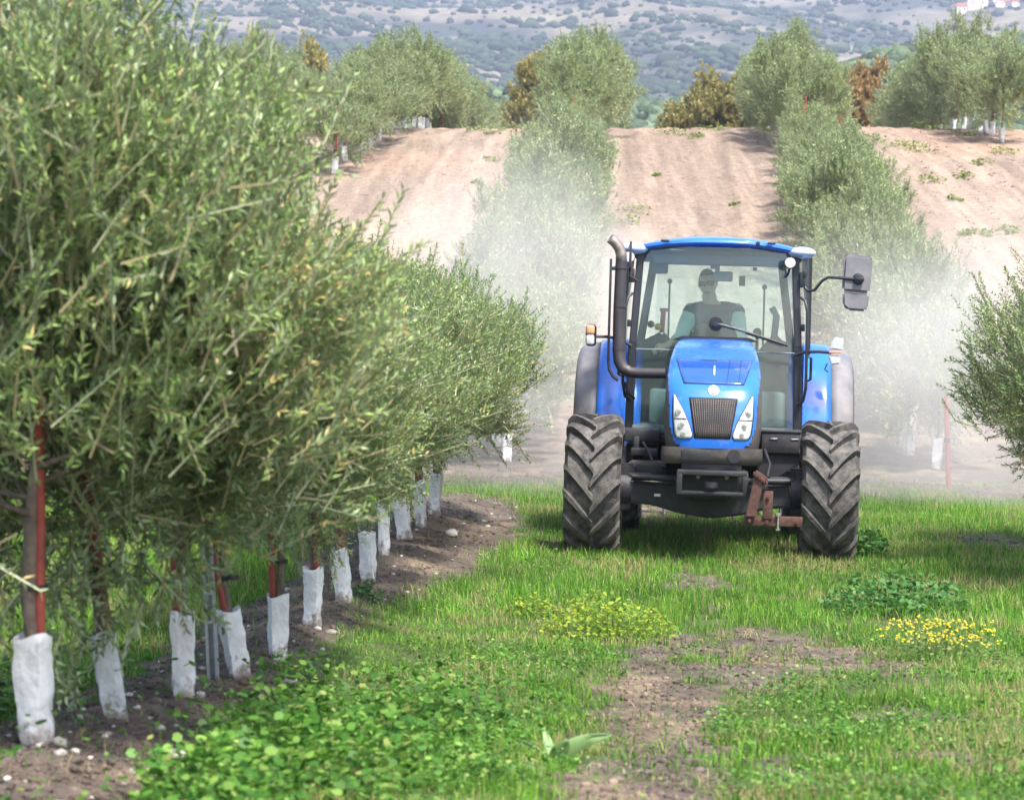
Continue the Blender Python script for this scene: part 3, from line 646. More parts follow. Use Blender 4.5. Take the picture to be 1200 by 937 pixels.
for q in range(110):
    fx, fy = float(wx[q]) * 1.05, float(wy[q]); g0 = float(gz(t.location.x + fx, t.location.y + fy)) - t.location.z; fh = g0 + .09 + .13 * random.random()
    for k in range(3): m.sph((fx + random.uniform(-.012, .012), fy + random.uniform(-.012, .012), fh + random.uniform(-.008, .01)), (.0065, .0065, .004), 6)
    fs.tube([(fx + random.uniform(-.02, .02), fy, g0 - .02), (fx + random.uniform(-.01, .01), fy, g0 + (fh - g0) * .6), (fx, fy, fh)], .0013, 4)
fs.build('stem', M_stemg, t)['kind'] = 'stuff'
m.build('flowers', M_yel, t)['kind'] = 'stuff'
# big pale leaf in the foreground
x, y = at(648, 896); z = float(gz(x, y))
t = empty('broad_leaf_plant', (x, y, z), 'large pale pointed leaves rising from the foreground edge of the path', 'plant')
M_pale = pmat('pale_leaf', (.16, .27, .09), .5, var=.2, scale=20)
for (dx, dy, L, rot) in ((.17, .0, .24, .9), (-.12, .02, .16, -.8), (-.03, .05, .15, -.15), (.06, -.05, .13, .4)):
    Pm = []
    for i in range(9):
        f = i / 8; wv = .03 * math.sin(math.pi * min(1, f * .92 + .08)) ** .7 + .002; ang = rot * (0.5 + .7 * f); cxp = math.sin(ang) * L * f; czp = math.cos(ang * .9) * L * f * .8
        Pm.append([(cxp - wv * .75, dy * f, czp + wv * .6), (cxp, dy * f + .008, czp), (cxp + wv * .75, dy * f, czp - wv * .6)])
    MB().grid(Pm).build('leaf', M_pale, t, solid=.002)
# dry straw litter and soil clods
X, Y = scatter(420000, 6.8, 31, p=1.5); b = bare(X, Y); lit = sstep(.35, .6, fbm(X, Y, .4, 121))
keep = rng.random(len(X)) < (b + .45 * (1 - b) * sstep(.5, .64, fbm(X, Y, .9, 131))) * (.12 + .5 * lit) * (1 - .8 * sstep(26, 29, Y)); keep |= rng.random(len(X)) < .10 * b; X, Y = X[keep], Y[keep]; n = len(X); print('straw', n)
tag(blades('straw_litter', X, Y, .02 + .08 * rng.random(n) ** 1.5, .0015 + .002 * rng.random(n), gmix(n, [(.40, .30, .2), (.27, .18, .13), (.15, .095, .08), (.55, .46, .32)], [2, 3, 3, 1]) * (.6 + .8 * fbm(X, Y, .35, 151)[:, None]), flat=True), 'dry straw and dead stems lying on the bare soil', 'straw', kind='stuff')
X, Y = scatter(90000, 6.8, 32, p=1.5); b = bare(X, Y); keep = rng.random(len(X)) < b * .55; X, Y = X[keep], Y[keep]; n = len(X); print('clods', n)
s = np.exp(rng.normal(-4.9, .5, n)).clip(.003, .02); c0 = soilcol(X, Y) * (.8 + .5 * rng.random((n, 1)))
X2, Y2 = scatter(15000, 32, 78, p=1.0, x0=-.13, x1=.22); s2 = np.exp(rng.normal(-4.1, .45, len(X2))).clip(.01, .055); c2 = soilcol(X2, Y2) * (.8 + .35 * rng.random((len(X2), 1)))
X, Y, s, c0 = np.concatenate([X, X2]), np.concatenate([Y, Y2]), np.concatenate([s, s2]), np.concatenate([c0, c2])
tag(blobs('soil_clods', np.stack([X, Y, gz(X, Y) + np.where(Y > 32, -.25, .2) * s], -1), np.stack([s * 1.3, s, s * .75], -1), c0, M_soil, JV, JF, .24), 'crumbs and clods of tilled earth on the bare ground', 'soil', kind='stuff')
# small pale pebbles on the berm, and a few stones large enough to pick out
M_stone = tintmat('stone', .9, .3, 30)
X, Y = scatter(5000, 6.8, 25, p=1.3); k = (berm_w(X, Y) > .5) & (rng.random(len(X)) < .35); X, Y = X[k], Y[k]; s = np.exp(rng.normal(-4.4, .4, len(X))).clip(.006, .03)
tag(blobs('gravel', np.stack([X, Y, gz(X, Y) + s * .35], -1), np.stack([s * 1.3, s, s * .7], -1), np.array([.48, .44, .40]), M_stone, JV, JF, .12), 'small pale pebbles scattered along the berm', 'gravel', kind='stuff')
for (px, py, r, lab) in ((529, 628, .055, 'round whitish stone on the mound at the far end of the berm'), (340, 803, .035, 'angular pale stone below the upright sleeve on the berm'), (288, 868, .035, 'pale stone among soil crumbs near the leaning sleeve'),
                         (205, 892, .04, 'grey stone on the berm nearest the camera'), (388, 742, .03, 'flat dark stone beside the sixth trunk')):
    x, y = at(px, py); o = blobs('stone', np.array([[0, 0, r * .3]]), np.array([[r * 1.25, r, r * .7]]), np.array([.5, .46, .42]) * (.5 if 'dark' in lab else 1), M_stone, IV, IF, .07, True, .05); o.location = (x, y, float(gz(x, y))); tag(o, lab, 'stone', 'stones on the berm')
# weeds dotted over the bare slope
gpos = [(742, 250, .35), (690, 190, .15), (735, 262, .25), (770, 205, .1), (1078, 178, .5), (1060, 172, .3), (1022, 166, .35), (1175, 180, .3), (1150, 192, .25), (1130, 160, .3), (1090, 212, .3), (1128, 208, .22), (1120, 235, .15), (1150, 274, .2), (1132, 275, .15), (575, 188, .18), (560, 215, .12), (1180, 272, .25), (578, 158, .2), (600, 145, .5), (560, 147, .3), (790, 158, .35), (815, 162, .2), (330, 148, .5), (860, 240, .1), (840, 150, .3), (905, 152, .2), (1105, 155, .5), (990, 160, .4)]
Xs, Ys, Hs, Ss, cs = [], [], [], [], []
for (px, py, r) in gpos:
    x, y = at(px, max(py, 157)); k = int(220 * r + 40); a = rng.random(k) * 6.28; q = rng.random(k) ** .6
    Xs.append(x + np.cos(a) * q * r * 1.3); Ys.append(y + np.sin(a) * q * r * 2 + (2 if py < 157 else 0)); Hs.append(rng.random(k) * r * .45); Ss.append(np.full(k, .06) * (.5 + rng.random(k))); cs.append(gmix(k, [(.12, .2, .04), (.22, .28, .07), (.3, .33, .1)], [2, 2, 1]))
tag(cover('slope_weeds', np.concatenate(Xs), np.concatenate(Ys), np.concatenate(Ss), np.concatenate(Hs), np.concatenate(cs)), 'sparse green weeds dotted over the bare slope', 'weeds', kind='stuff')
#TRACTOR
# ---------------------------------------------------------------- tractor  (local x = image right, y = away from camera, z = up)
M_blue = pmat('blue_paint', (.025, .16, .68), .22, var=.08, scale=5, dust=.26, dustcol=(.30, .35, .45), coat=.6)
M_blue2 = pmat('dark_blue_panel', (.02, .09, .40), .15, var=.1, scale=6, dust=.2, dustcol=(.3, .33, .42), coat=.8)
M_blk = pmat('black_plastic', (.022, .022, .026), .5, var=.3, scale=10, dust=.28, dustcol=(.16, .14, .13))
M_frame = pmat('black_cab_frame', (.02, .022, .028), .4, var=.2, scale=8, dust=.12, dustcol=(.12, .11, .11))
M_iron = pmat('dark_cast_iron', (.018, .019, .024), .55, var=.4, scale=9, dust=.25, dustcol=(.15, .12, .10), bump=.3)
M_gry = pmat('grey_plastic', (.15, .15, .17), .6, var=.12, scale=7, dust=.45, dustcol=(.36, .32, .29), bump=.1)
M_cowl = pmat('brown_grey_plastic', (.07, .062, .062), .5, var=.2, scale=9, dust=.45, dustcol=(.20, .16, .13))
M_tyre = pmat('tyre_rubber', (.026, .026, .028), .75, var=.3, scale=16, dust=.72, dustcol=(.23, .21, .19), bump=.7, bscale=90)
M_rim = pmat('rim_paint', (.45, .46, .48), .5, dust=.5)
M_rust = pmat('rusty_steel', (.07, .03, .022), .7, var=.4, scale=25, dust=.25, dustcol=(.20, .11, .08), bump=.4)
M_exh = pmat('exhaust_steel', (.045, .04, .045), .5, metal=.2, var=.2, scale=9, dust=.12, dustcol=(.25, .21, .19))
M_tip = pmat('exhaust_tip_steel', (.33, .28, .25), .4, metal=.7, var=.3, scale=12)
M_lens = pmat('clear_lens', (.5, .52, .54), .08, var=.1, scale=60, coat=1)
M_refl = pmat('lamp_reflector', (.8, .8, .82), .2, metal=.9, var=.2, scale=30)
M_orange = pmat('orange_lens', (.62, .30, .16), .2, coat=.8)
M_white = pmat('white_badge', (.85, .85, .85), .3)
M_int = pmat('cab_interior_grey', (.13, .15, .18), .7, var=.1)
M_int2 = pmat('cab_interior_light', (.15, .19, .20), .7, var=.1)
M_red = pmat('red_lever', (.6, .03, .03), .5); M_knob = pmat('orange_knob', (.75, .38, .03), .5)
def glassmat(name, tint, refl=.05):
    m = bpy.data.materials.new(name); m.use_nodes = True; nt = m.node_tree; L = nt.links.new
    for n_ in list(nt.nodes): nt.nodes.remove(n_)
    o = N(nt, 'ShaderNodeOutputMaterial'); t = N(nt, 'ShaderNodeBsdfTransparent'); t.inputs[0].default_value = (*tint, 1)
    g = N(nt, 'ShaderNodeBsdfGlossy'); g.inputs['Roughness'].default_value = .03; g.inputs[0].default_value = (.9, .95, .95, 1)
    d = N(nt, 'ShaderNodeBsdfDiffuse'); d.inputs[0].default_value = (.42, .5, .48, 1)
    f = N(nt, 'ShaderNodeFresnel'); f.inputs[0].default_value = 1.5; a = N(nt, 'ShaderNodeMath', operation='ADD'); L(f.outputs[0], a.inputs[0]); a.inputs[1].default_value = refl
    m1 = N(nt, 'ShaderNodeMixShader'); L(a.outputs[0], m1.inputs[0]); L(t.outputs[0], m1.inputs[1]); L(g.outputs[0], m1.inputs[2])
    tc = N(nt, 'ShaderNodeTexCoord'); ns = N(nt, 'ShaderNodeTexNoise'); ns.inputs['Scale'].default_value = 2.2; ns.inputs['Detail'].default_value = 5; L(tc.outputs['Object'], ns.inputs['Vector'])
    mr = N(nt, 'ShaderNodeMapRange'); mr.inputs[1].default_value = .3; mr.inputs[2].default_value = .7; mr.inputs[3].default_value = .05; mr.inputs[4].default_value = .16; L(ns.outputs[0], mr.inputs[0])
    m2 = N(nt, 'ShaderNodeMixShader'); L(mr.outputs[0], m2.inputs[0]); L(m1.outputs[0], m2.inputs[1]); L(d.outputs[0], m2.inputs[2]); L(m2.outputs[0], o.inputs['Surface'])   # pale diffuse veil painting the sky's reflection into the pane
    return m
M_glass = glassmat('tinted_cab_glass', (.74, .93, .91)); M_glass2 = glassmat('clear_rear_glass', (.90, .97, .95), .02); M_gside = glassmat('side_glass', (.82, .94, .93), .04)

TX, TY = 1.563, 20.3
TZ = float(gz(TX, TY, False)) - .02
T = empty('tractor', (TX, TY, TZ), 'blue farm tractor driving down the grassy lane between the olive rows', 'tractor', rot=(0, R(1.6), -math.atan(.08)))

# hood: horizontal slices (z, nose y, half width) lofted
HZ = np.array([.90, .96, 1.05, 1.15, 1.27, 1.34, 1.39, 1.44, 1.50, 1.563, 1.62, 1.66, 1.695, 1.72, 1.735])
HN = np.array([-.79, -.80, -.80, -.785, -.745, -.705, -.655, -.57, -.42, -.20, .06, .26, .50, .74, .96])
HW = np.array([.36, .368, .375, .377, .375, .372, .368, .365, .36, .352, .34, .33, .315, .295, .26])
def hn(z): return np.interp(z, HZ, HN)
def hw_(z): return np.interp(z, HZ, HW)
NE, ND = 3.0, .26
def hy(x, z):
    r = np.clip(np.abs(x) / hw_(z), 0, .999); return hn(z) + ND * (1 - (1 - r ** NE) ** (1 / NE))
def xb(z): return np.interp(z, [.9, .95, 1.05, 1.25, 1.42, 1.46], [.25, .30, .325, .34, .352, .40])
zs = np.concatenate([np.linspace(.90, 1.30, 17), np.linspace(1.32, 1.70, 24), [1.71, 1.72, 1.728, 1.735]])
th = np.linspace(0, math.pi / 2, 22)
def slice_(z):
    W, Yn = float(hw_(z)), float(hn(z)); half = [(W * math.sin(t) ** (2 / NE), Yn + ND * (1 - max(0, math.cos(t)) ** (2 / NE))) for t in th]
    ext = [(W * (1 - .04 * k / 8 * 0), Yn + ND + (1.08 - Yn - ND) * k / 8) for k in range(1, 9)]
    r = half + ext
    return [(-x, y, z) for (x, y) in r[::-1]] + [(x, y, z) for (x, y) in r[1:]]
Mh, Ms = MB(), MB(); rows = [slice_(float(z)) for z in zs]
vh = [[Mh.bm.verts.new(p) for p in r] for r in rows]; vs_ = [[Ms.bm.verts.new((p[0] * .995, p[1] + .004, p[2])) for p in r] for r in rows]
for i in range(len(rows) - 1):
    for j in range(len(rows[0]) - 1):
        cxx = np.mean([rows[a][b][0] for a in (i, i + 1) for b in (j, j + 1)]); cyy = rows[i][j][1]; czz = rows[i][j][2]
        grey = (abs(cxx) > xb(czz) or (czz < .925 + .4 * abs(cxx) ** 2.2 and False)) and czz < 1.43 and not (cyy > .1 and czz > 1.2)
        (Ms if grey else Mh).bm.faces.new([(vs_ if grey else vh)[a][b] for a, b in ((i, j), (i, j + 1), (i + 1, j + 1), (i + 1, j))])
Mh.bm.faces.new([vh[-1][k] for k in range(len(rows[0]))])
for m in (Mh, Ms): bmesh.ops.delete(m.bm, geom=[v for v in m.bm.verts if not v.link_faces], context='VERTS')
hood = Mh.build('hood', M_blue, T, smooth=50)
Ms.build('side_panel', M_cowl, T, smooth=50)
def patch(zr, xl, xr, off, nz=14, nxx=14):
    zz = np.linspace(zr[0], zr[-1], nz) if zr[0] < zr[-1] else np.linspace(zr[-1], zr[0], nz)
    o_ = np.argsort(zr); a = np.interp(zz, np.array(zr)[o_], np.array(xl)[o_]); b = np.interp(zz, np.array(zr)[o_], np.array(xr)[o_])
    P = []
    for z, l, r in zip(zz, a, b):
        row = []
        for x in np.linspace(l, r, nxx): row.append((float(x), float(hy(x, z)) - off, float(z) + (off if z > 1.38 else 0)))
        P.append(row)
    return P
# hood top panel with dark seam
MB().grid(patch([1.385, 1.57], [-.232, -.302], [.232, .302], .0015, 16, 22)).build('panel_seam', M_blk, hood, solid=.001)
MB().grid(patch([1.39, 1.565], [-.226, -.296], [.226, .296], .004, 16, 22)).build('panel', M_blue2, hood, solid=.001)
for xs_ in (.10, .19):
    MB().grid(patch([1.392, 1.563], [xs_ - .003, xs_ + .017], [xs_ + .001, xs_ + .021], .0065, 12, 3)).build('panel_seam', M_blk, hood, solid=.001)
MB().grid(patch([1.45, 1.52], [-.004, -.005], [.006, .005], .009, 8, 3)).build('emblem_mark', M_white, hood, solid=.002)
yb = float(hy(0, 1.335))
MB().cyl((0, yb + .02, 1.335), (0, yb - .012, 1.342), .042, n=32, bev=.004).build('badge', M_white, hood)
MB().cyl((0, yb - .010, 1.341), (0, yb - .0145, 1.343), .026, n=24).build('badge_centre', M_refl, hood)
# grille
MB().grid(patch([.975, 1.285], [-.138, -.188], [.138, .188], .002, 8, 12)).build('grille_backing', M_blk, hood, solid=.001)
g = MB()
for k in range(-9, 10):
    f = k / 9.6; g.grid(patch([.985, 1.275], [.13 * f - .004, .178 * f - .004], [.13 * f + .004, .178 * f + .004], .009, 8, 2))
for z in np.linspace(.995, 1.265, 22): hwz = np.interp(z, [.985, 1.275], [.128, .176]); g.grid(patch([z - .0015, z + .0015], [-hwz] * 2, [hwz] * 2, .008, 2, 10))
g.build('grille', M_cowl, T, solid=.003)
# headlights
HLz = [1.30, 1.22, 1.15, 1.08, 1.0, .972]; HLo = [.303, .305, .303, .298, .288, .268]; HLi = [.293, .252, .213, .18, .152, .165]
for sg in (-1, 1):
    lo, hi = (([-v for v in HLo], [-v for v in HLi]) if sg < 0 else (HLi, HLo))
    e = .008
    MB().grid(patch(HLz, [v - e for v in lo], [v + e for v in hi], .003, 16, 8)).build('lamp_bezel', M_blk, T, solid=.001)
    h = MB().grid(patch(HLz, lo, hi, .007, 20, 10)).build('headlight', M_lens, T, solid=.002)
    for (z, dx, r) in ((1.165, .262, .03), (1.07, .236, .028), (1.005, .222, .022)):
        x = sg * dx; y = float(hy(x, z)); MB().cyl((x, y, z), (x, y - .016, z), r, r * .8, n=20, bev=.002).build('reflector', M_refl, h)
        MB().cyl((x, y - .014, z), (x, y - .021, z), r * .38, n=12).build('bulb', M_gry, h)
    x0 = sg * .18; MB().grid(patch([1.118, 1.124], [min(sg * .20, sg * .30)] * 2, [max(sg * .20, sg * .30)] * 2, .011, 2, 6)).build('divider', M_blk, h, solid=.001)
# lower cowl
rows = []
for z, W, Yn in ((.775, .375, -.74), (.79, .385, -.77), (.85, .39, -.785), (.905, .385, -.785)):
    half = [(W * math.sin(t) ** (2 / 5), Yn + .16 * (1 - max(0, math.cos(t)) ** (2 / 5))) for t in th] + [(W, Yn + .16 + (1.0 - Yn) * k / 3) for k in range(1, 4)]
    rows.append([(-x, y, z) for (x, y) in half[::-1]] + [(x, y, z) for (x, y) in half[1:]])
MB().grid(rows).build('lower_cowl', M_cowl, T, smooth=50)
MB().cyl((.17, -.78, .845), (.17, -.80, .845), .052, n=28, bev=.003).build('cowl_plug', M_blk, T)
MB().box((-.12, -.787, .845), (.22, .012, .08), .003).build('cowl_vent', M_blk, T)
# front support with its window
m = MB()
m.box((.01, -.80, .715), (.54, .10, .04)).box((.01, -.80, .56), (.54, .10, .03)).box((-.24, -.80, .64), (.045, .10, .17)).box((.26, -.80, .64), (.045, .10, .17))
m.box((.01, -.62, .64), (.50, .03, .20), .002).box((0, -.5, .755), (.46, .5, .05)).box((0, -.35, .62), (.42, .6, .2))
m.build('front_support', M_iron, T)
MB().cyl((.0, -.83, .60), (.0, -.83, .645), .055, n=20, bev=.006).build('hitch_pin', M_iron, T)
for x in (-.10, .12): MB().cyl((x, -.66, .675), (x, -.63, .675), .016, n=8).build('bolt', M_tip, T)
# front axle
m = MB(); m.prism([(-.72, .61), (-.5, .585), (.5, .585), (.72, .61), (.72, .43), (.45, .405), (.25, .35), (0, .315), (-.25, .35), (-.45, .405), (-.72, .43)], -.10, .10, .02)
for sg in (-1, 1):
    m.cyl((sg * .70, 0, .36), (sg * .70, 0, .73), .10, n=20, bev=.02); m.cyl((sg * .62, 0, .52), (sg * .80, 0, .54), .15, n=24, bev=.02); m.box((sg * .56, -.05, .63), (.2, .12, .06), .015)
m.build('front_axle', M_iron, T)
MB().tube([(-.62, -.15, .635), (-.35, -.15, .625), (-.10, -.15, .62)], [.018, .03, .03], 12).build('steering_ram', M_blk, T)
MB().tube([(.62, -.15, .635), (.35, -.15, .625), (.1, -.15, .62)], [.018, .03, .03], 12).build('steering_ram', M_blk, T)
MB().box((-.42, -.115, .49), (.05, .01, .022), .002).build('data_plate', M_white, T)
# battery box left, tank right, body core
m = MB(); m.prism([(-.70, .60), (-.37, .60), (-.37, .735), (-.66, .735)], .15, .55, .012); m.build('battery_box', M_cowl, T)
MB().box((-.50, .14, .665), (.24, .02, .11), .004).build('battery_cover', M_blk, T)
m = MB(); m.box((0, 1.2, .80), (.50, 1.6, .44), .03).box((0, 1.9, .75), (.80, .9, .5), .05).box((0, .3, .62), (.34, 1.2, .3), .03); m.cyl((-.66, 2.35, .80), (.66, 2.35, .80), .17, n=20)
m.build('chassis', M_iron, T)
m = MB(); m.box((.58, .85, .90), (.36, .4, .17), .012).box((.58, .85, .995), (.38, .42, .02), .005); m.build('tool_box', M_blk, T)
for k in range(2): MB().box((.50 + k * .17, .645, .935), (.06, .006, .012), .002).build('latch', M_refl, T)
m = MB(); m.prism([(.38, .82), (.76, .82), (.76, .74), (.66, .70), (.56, .62), (.50, .52), (.48, .45), (.38, .45)], .70, .78, .008); m.build('step_bracket', M_blk, T)
MB().cyl((.69, 1.0, .55), (.69, 1.5, .55), .21, n=32, bev=.02).build('fuel_tank', M_gry, T)
m = MB(); m.box((-.60, .85, .93), (.34, .35, .10), .012).box((-.55, .6, .80), (.22, .25, .06), .01).box((-.58, 1.2, .7), (.28, .5, .3), .03).box((-.62, .8, .82), (.05, .3, .2), .01); m.build('side_step', M_blk, T)
for pts_ in ([(-.56, .45, .88), (-.50, .35, .80), (-.47, .2, .72), (-.36, .1, .70)], [(.42, .2, .86), (.46, .0, .76), (.44, -.1, .66)]): MB().tube(pts_, .012, 8).build('hydraulic_hose', M_blk, T)
# rusty front bracket
t_ = MB(); t_.box((.475, -.86, .368), (.45, .05, .075), .005); t_.prism([(.27, .40), (.345, .40), (.405, .69), (.33, .73)], -.93, -.905, .003); t_.box((.435, -.885, .49), (.075, .03, .21), .004)
for k in range(6): t_.box((.325 + k * .019, -.925, .735 - k * .014 - .01), (.014, .06, .03), .002)
t_.box((.375, -.88, .70), (.11, .05, .05), .004, rot=('Y', .6)).box((.33, -.84, .60), (.05, .12, .04), .004)
rb = t_.build('weight_bracket', M_rust, T)
for (x, z) in ((.30, .37), (.66, .37), (.43, .365), (.35, .67), (.435, .55)): MB().cyl((x, -.90, z), (x, -.925, z), .014, n=6).build('bolt', M_rust, rb)
m = MB(); m.cyl((.515, -.90, .42), (.515, -.90, .30), .008, n=8); m.cyl((.515, -.90, .41), (.515, -.90, .435), .018, n=6).cyl((.515, -.90, .30), (.515, -.90, .315), .018, n=6); m.build('clevis_bolt', M_refl, rb)

# wheels
def lug(m, c, sg, a0, Rt, hw, span, wid, hgt, nrow=9):
    P = []
    for i in range(nrow):
        t = i / (nrow - 1); x = sg * (hw * 1.02 * (1 - t) + (-.012) * t)
        base = Rt - (.055 * max(0, 1 - t * 4) ** 1.5) - .012; top = Rt + hgt - .05 * max(0, 1 - t * 4.5) ** 1.5
        a = a0 - span * (t ** 1.15); w0 = wid * (1.15 - .15 * t) / Rt; w1 = w0 * .62
        P.append([(x, c[1] - r * math.cos(a + da), c[2] + r * math.sin(a + da)) for (r, da) in ((base, w0 / 2), (top, w1 / 2), (top, -w1 / 2), (base, -w0 / 2))])
    P = [[(c[0] + p[0], p[1], p[2]) for p in row] for row in P]
    vs = [[m.bm.verts.new(p) for p in row] for row in P]
    for i in range(nrow - 1):
        for j in range(3): m.bm.faces.new((vs[i][j], vs[i][j + 1], vs[i + 1][j + 1], vs[i + 1][j]))
    m.bm.faces.new(vs[0]); m.bm.faces.new(vs[-1][::-1])
def wheel(name, c, Rt, hw, rr, nl, hgt, sgn, rot):
    wv = empty(name, c); wv.parent = T
    m = MB(); prof = [(-hw * .62, rr), (-hw * .9, rr + .05), (-hw * 1.02, (rr + Rt) / 2), (-hw * .97, Rt - .055), (-hw * .88, Rt - .015), (-hw * .5, Rt), (0, Rt + .004), (hw * .5, Rt), (hw * .88, Rt - .015), (hw * .97, Rt - .055), (hw * 1.02, (rr + Rt) / 2), (hw * .9, rr + .05), (hw * .62, rr)]
    m.lathe(prof, (0, 0, 0), 72)
    for k in range(nl):
        lug(m, (0, 0, 0), 1, 2 * math.pi * k / nl + rot, Rt, hw, .44 * (.55 / Rt), .062, hgt); lug(m, (0, 0, 0), -1, 2 * math.pi * (k + .5) / nl + rot, Rt, hw, .44 * (.55 / Rt), .062, hgt)
    m.build('tyre', M_tyre, wv, smooth=35)
    m = MB(); m.lathe([(-hw * .62, rr + .01), (-hw * .55, rr - .03), (-hw * .2, rr - .05), (hw * .2, rr - .05), (hw * .55, rr - .03), (hw * .62, rr + .01)], (0, 0, 0), 48)
    m.cyl((sgn * .02, 0, 0), (sgn * .05, 0, 0), rr - .04, n=40); m.build('rim', M_rim, wv)
    m = MB(); m.cyl((-sgn * .02, 0, 0), (sgn * .13, 0, 0), .11, n=24, bev=.01); m.build('hub', M_iron, wv)
for sg in (-1, 1):
    wheel('front_wheel', (sg * .925, 0, .552), .512, .218, 0.31, 16, .05, sg, .13 if sg < 0 else .0)
    wheel('rear_wheel', (sg * .87, 2.35, .82), .78, .235, .48, 20, .045, sg, .05)
# rear fenders
for sg in (-1, 1):
    P = []
    for a in np.linspace(-.25, 2.2, 30):
        row = []
        for (x, dr) in ((.62, -.02), (.66, 0), (.8, .01), (.95, .0), (.995, -.012)):
            r = .91 + dr; row.append((sg * x, 2.35 - r * math.cos(a), .80 + r * math.sin(a)))
        P.append(row)
    MB().grid(P).build('rear_fender', M_blue, T, solid=.012)
    P = []
    for a in np.linspace(-.25, 2.2, 30):
        row = []
        for (x, dr) in ((.997, -.02), (1.06, -.025), (1.13, -.04), (1.18, -.08), (1.195, -.14)):
            r = .90 + dr; row.append((sg * x, 2.35 - r * math.cos(a), .80 + r * math.sin(a)))
        P.append(row)
    MB().grid(P).build('fender_extension', M_gry, T, solid=.012)
# cab
cab = empty('cab', (0, 0, 0)); cab.parent = T
def bar(m, p, q, wx, wy):
    p, q = Vector(p), Vector(q); b = bmesh.new(); bmesh.ops.create_cube(b, size=1); bmesh.ops.scale(b, vec=(wx, wy, (q - p).length), verts=b.verts)
    bmesh.ops.bevel(b, geom=b.edges[:], offset=.01, segments=2, affect='EDGES'); d_ = (q - p).normalized(); xax = Vector((1, 0, 0)); xax = (xax - d_ * xax.dot(d_)).normalized(); yax = d_.cross(xax)
    m._merge(b, Matrix.Translation((p + q) / 2) @ Matrix((xax, yax, d_)).transposed().to_4x4())
for sg in (-1, 1):
    m = MB(); bar(m, (sg * .705, 1.16, .86), (sg * .69, 1.14, 1.7), .07, .08); bar(m, (sg * .69, 1.14, 1.68), (sg * .645, 1.20, 2.46), .062, .08); m.build('front_pillar', M_frame, cab)
    m = MB(); bar(m, (sg * .80, 1.95, 1.0), (sg * .79, 1.95, 2.48), .05, .07); bar(m, (sg * .745, 1.2, .9), (sg * .80, 1.95, .95), .05, .06); bar(m, (sg * .69, 1.22, 2.46), (sg * .79, 2.5, 2.47), .05, .06); m.build('door_frame', M_frame, cab)
    m = MB(); bar(m, (sg * .70, 2.5, 1.45), (sg * .56, 2.5, 2.46), .07, .07); m.build('rear_pillar', M_int, cab)
    # side glass
    MB().grid([[(sg * .745, 1.22, .93), (sg * .80, 1.95, .98), (sg * .80, 2.45, 1.45)], [(sg * .745, 1.22, 1.7), (sg * .80, 1.95, 1.7), (sg * .80, 2.45, 1.7)], [(sg * .695, 1.24, 2.44), (sg * .79, 1.95, 2.46), (sg * .79, 2.48, 2.46)]]).build('side_glass', M_gside, cab)
    MB().tube([(sg * .70, 1.08, 2.10), (sg * .735, 1.04, 2.07), (sg * .755, 1.02, 1.98), (sg * .76, 1.02, 1.35), (sg * .74, 1.04, 1.24), (sg * .70, 1.08, 1.21)], .0125, 10).build('handrail', M_frame, cab)
    MB().tube([(sg * .755, 1.12, 1.62), (sg * .80, 1.10, 1.60), (sg * .80, 1.10, 1.42), (sg * .755, 1.12, 1.40)], .012, 8).build('door_handle', M_frame, cab)
    for z in (1.25, 1.85, 2.3): MB().box((sg * .725, 1.10, z), (.03, .05, .06), .006).build('hinge', M_frame, cab)
# windscreen, slightly bowed
P = []
for z in np.linspace(.90, 2.50, 14):
    hwz = np.interp(z, [.9, 1.7, 2.3, 2.45, 2.5], [.685, .665, .625, .60, .56]); P.append([(hwz * f, 1.13 - .07 * (1 - f * f) + .04 * (z - .9) / 1.6, z) for f in np.linspace(-1, 1, 13)])
MB().grid(P).build('windscreen', M_glass, cab)
m = MB(); m.tube([(-.66, 1.09, 1.635), (-.3, 1.055, 1.635), (.3, 1.055, 1.635), (.66, 1.09, 1.635)], .006, 6).build('glass_seam', M_int2, cab)
m = MB(); m.box((0, 1.15, .88), (1.42, .1, .07), .012); m.build('front_sill', M_frame, cab)
MB().grid([[(-.55, 2.50, 1.45), (.55, 2.50, 1.45)], [(-.53, 2.52, 2.42), (.53, 2.52, 2.42)]]).build('rear_window', M_glass2, cab)
m = MB(); m.box((0, 2.50, 1.42), (1.5, .06, .08)).box((0, 2.5, 2.43), (1.2, .06, .06)); m.build('rear_frame', M_int, cab)
# roof: stacked rounded outlines, drooping to the corners
def roof_ring(z, hx, y0, y1, n=48, p=4.5):
    r = []
    for k in range(n):
        a = 2 * math.pi * k / n; ca, sa = math.cos(a), math.sin(a); q = (abs(ca) ** p + abs(sa) ** p) ** (-1 / p)
        x = hx * ca * q; y = (y0 + y1) / 2 + (y1 - y0) / 2 * sa * q; front = max(0, -sa)
        r.append((x, y - .10 * (1 - (x / hx) ** 2) * front, z - .085 * abs(x / hx) ** 2.6))
    return r
m = MB(); rr_ = [roof_ring(2.52, .70, 1.16, 2.5), roof_ring(2.522, .745, 1.08, 2.56), roof_ring(2.534, .775, 1.045, 2.60), roof_ring(2.556, .78, 1.05, 2.60), roof_ring(2.572, .755, 1.10, 2.56), roof_ring(2.59, .68, 1.22, 2.48), roof_ring(2.60, .4, 1.5, 2.2)]
vv = [[m.bm.verts.new(p) for p in r] for r in rr_]
for a, b in zip(vv[:-1], vv[1:]):
    for k in range(48): m.bm.faces.new((a[k], a[(k + 1) % 48], b[(k + 1) % 48], b[k]))
m.bm.faces.new(vv[-1]); m.bm.faces.new(vv[0][::-1])
roof = m.build('roof', M_blue, cab, smooth=60)
M_pale = pmat('roof_corner_highlight', (.42, .52, .72), .25, dust=.3, coat=.6)  # roof blue made paler, the corner highlight put into the colour
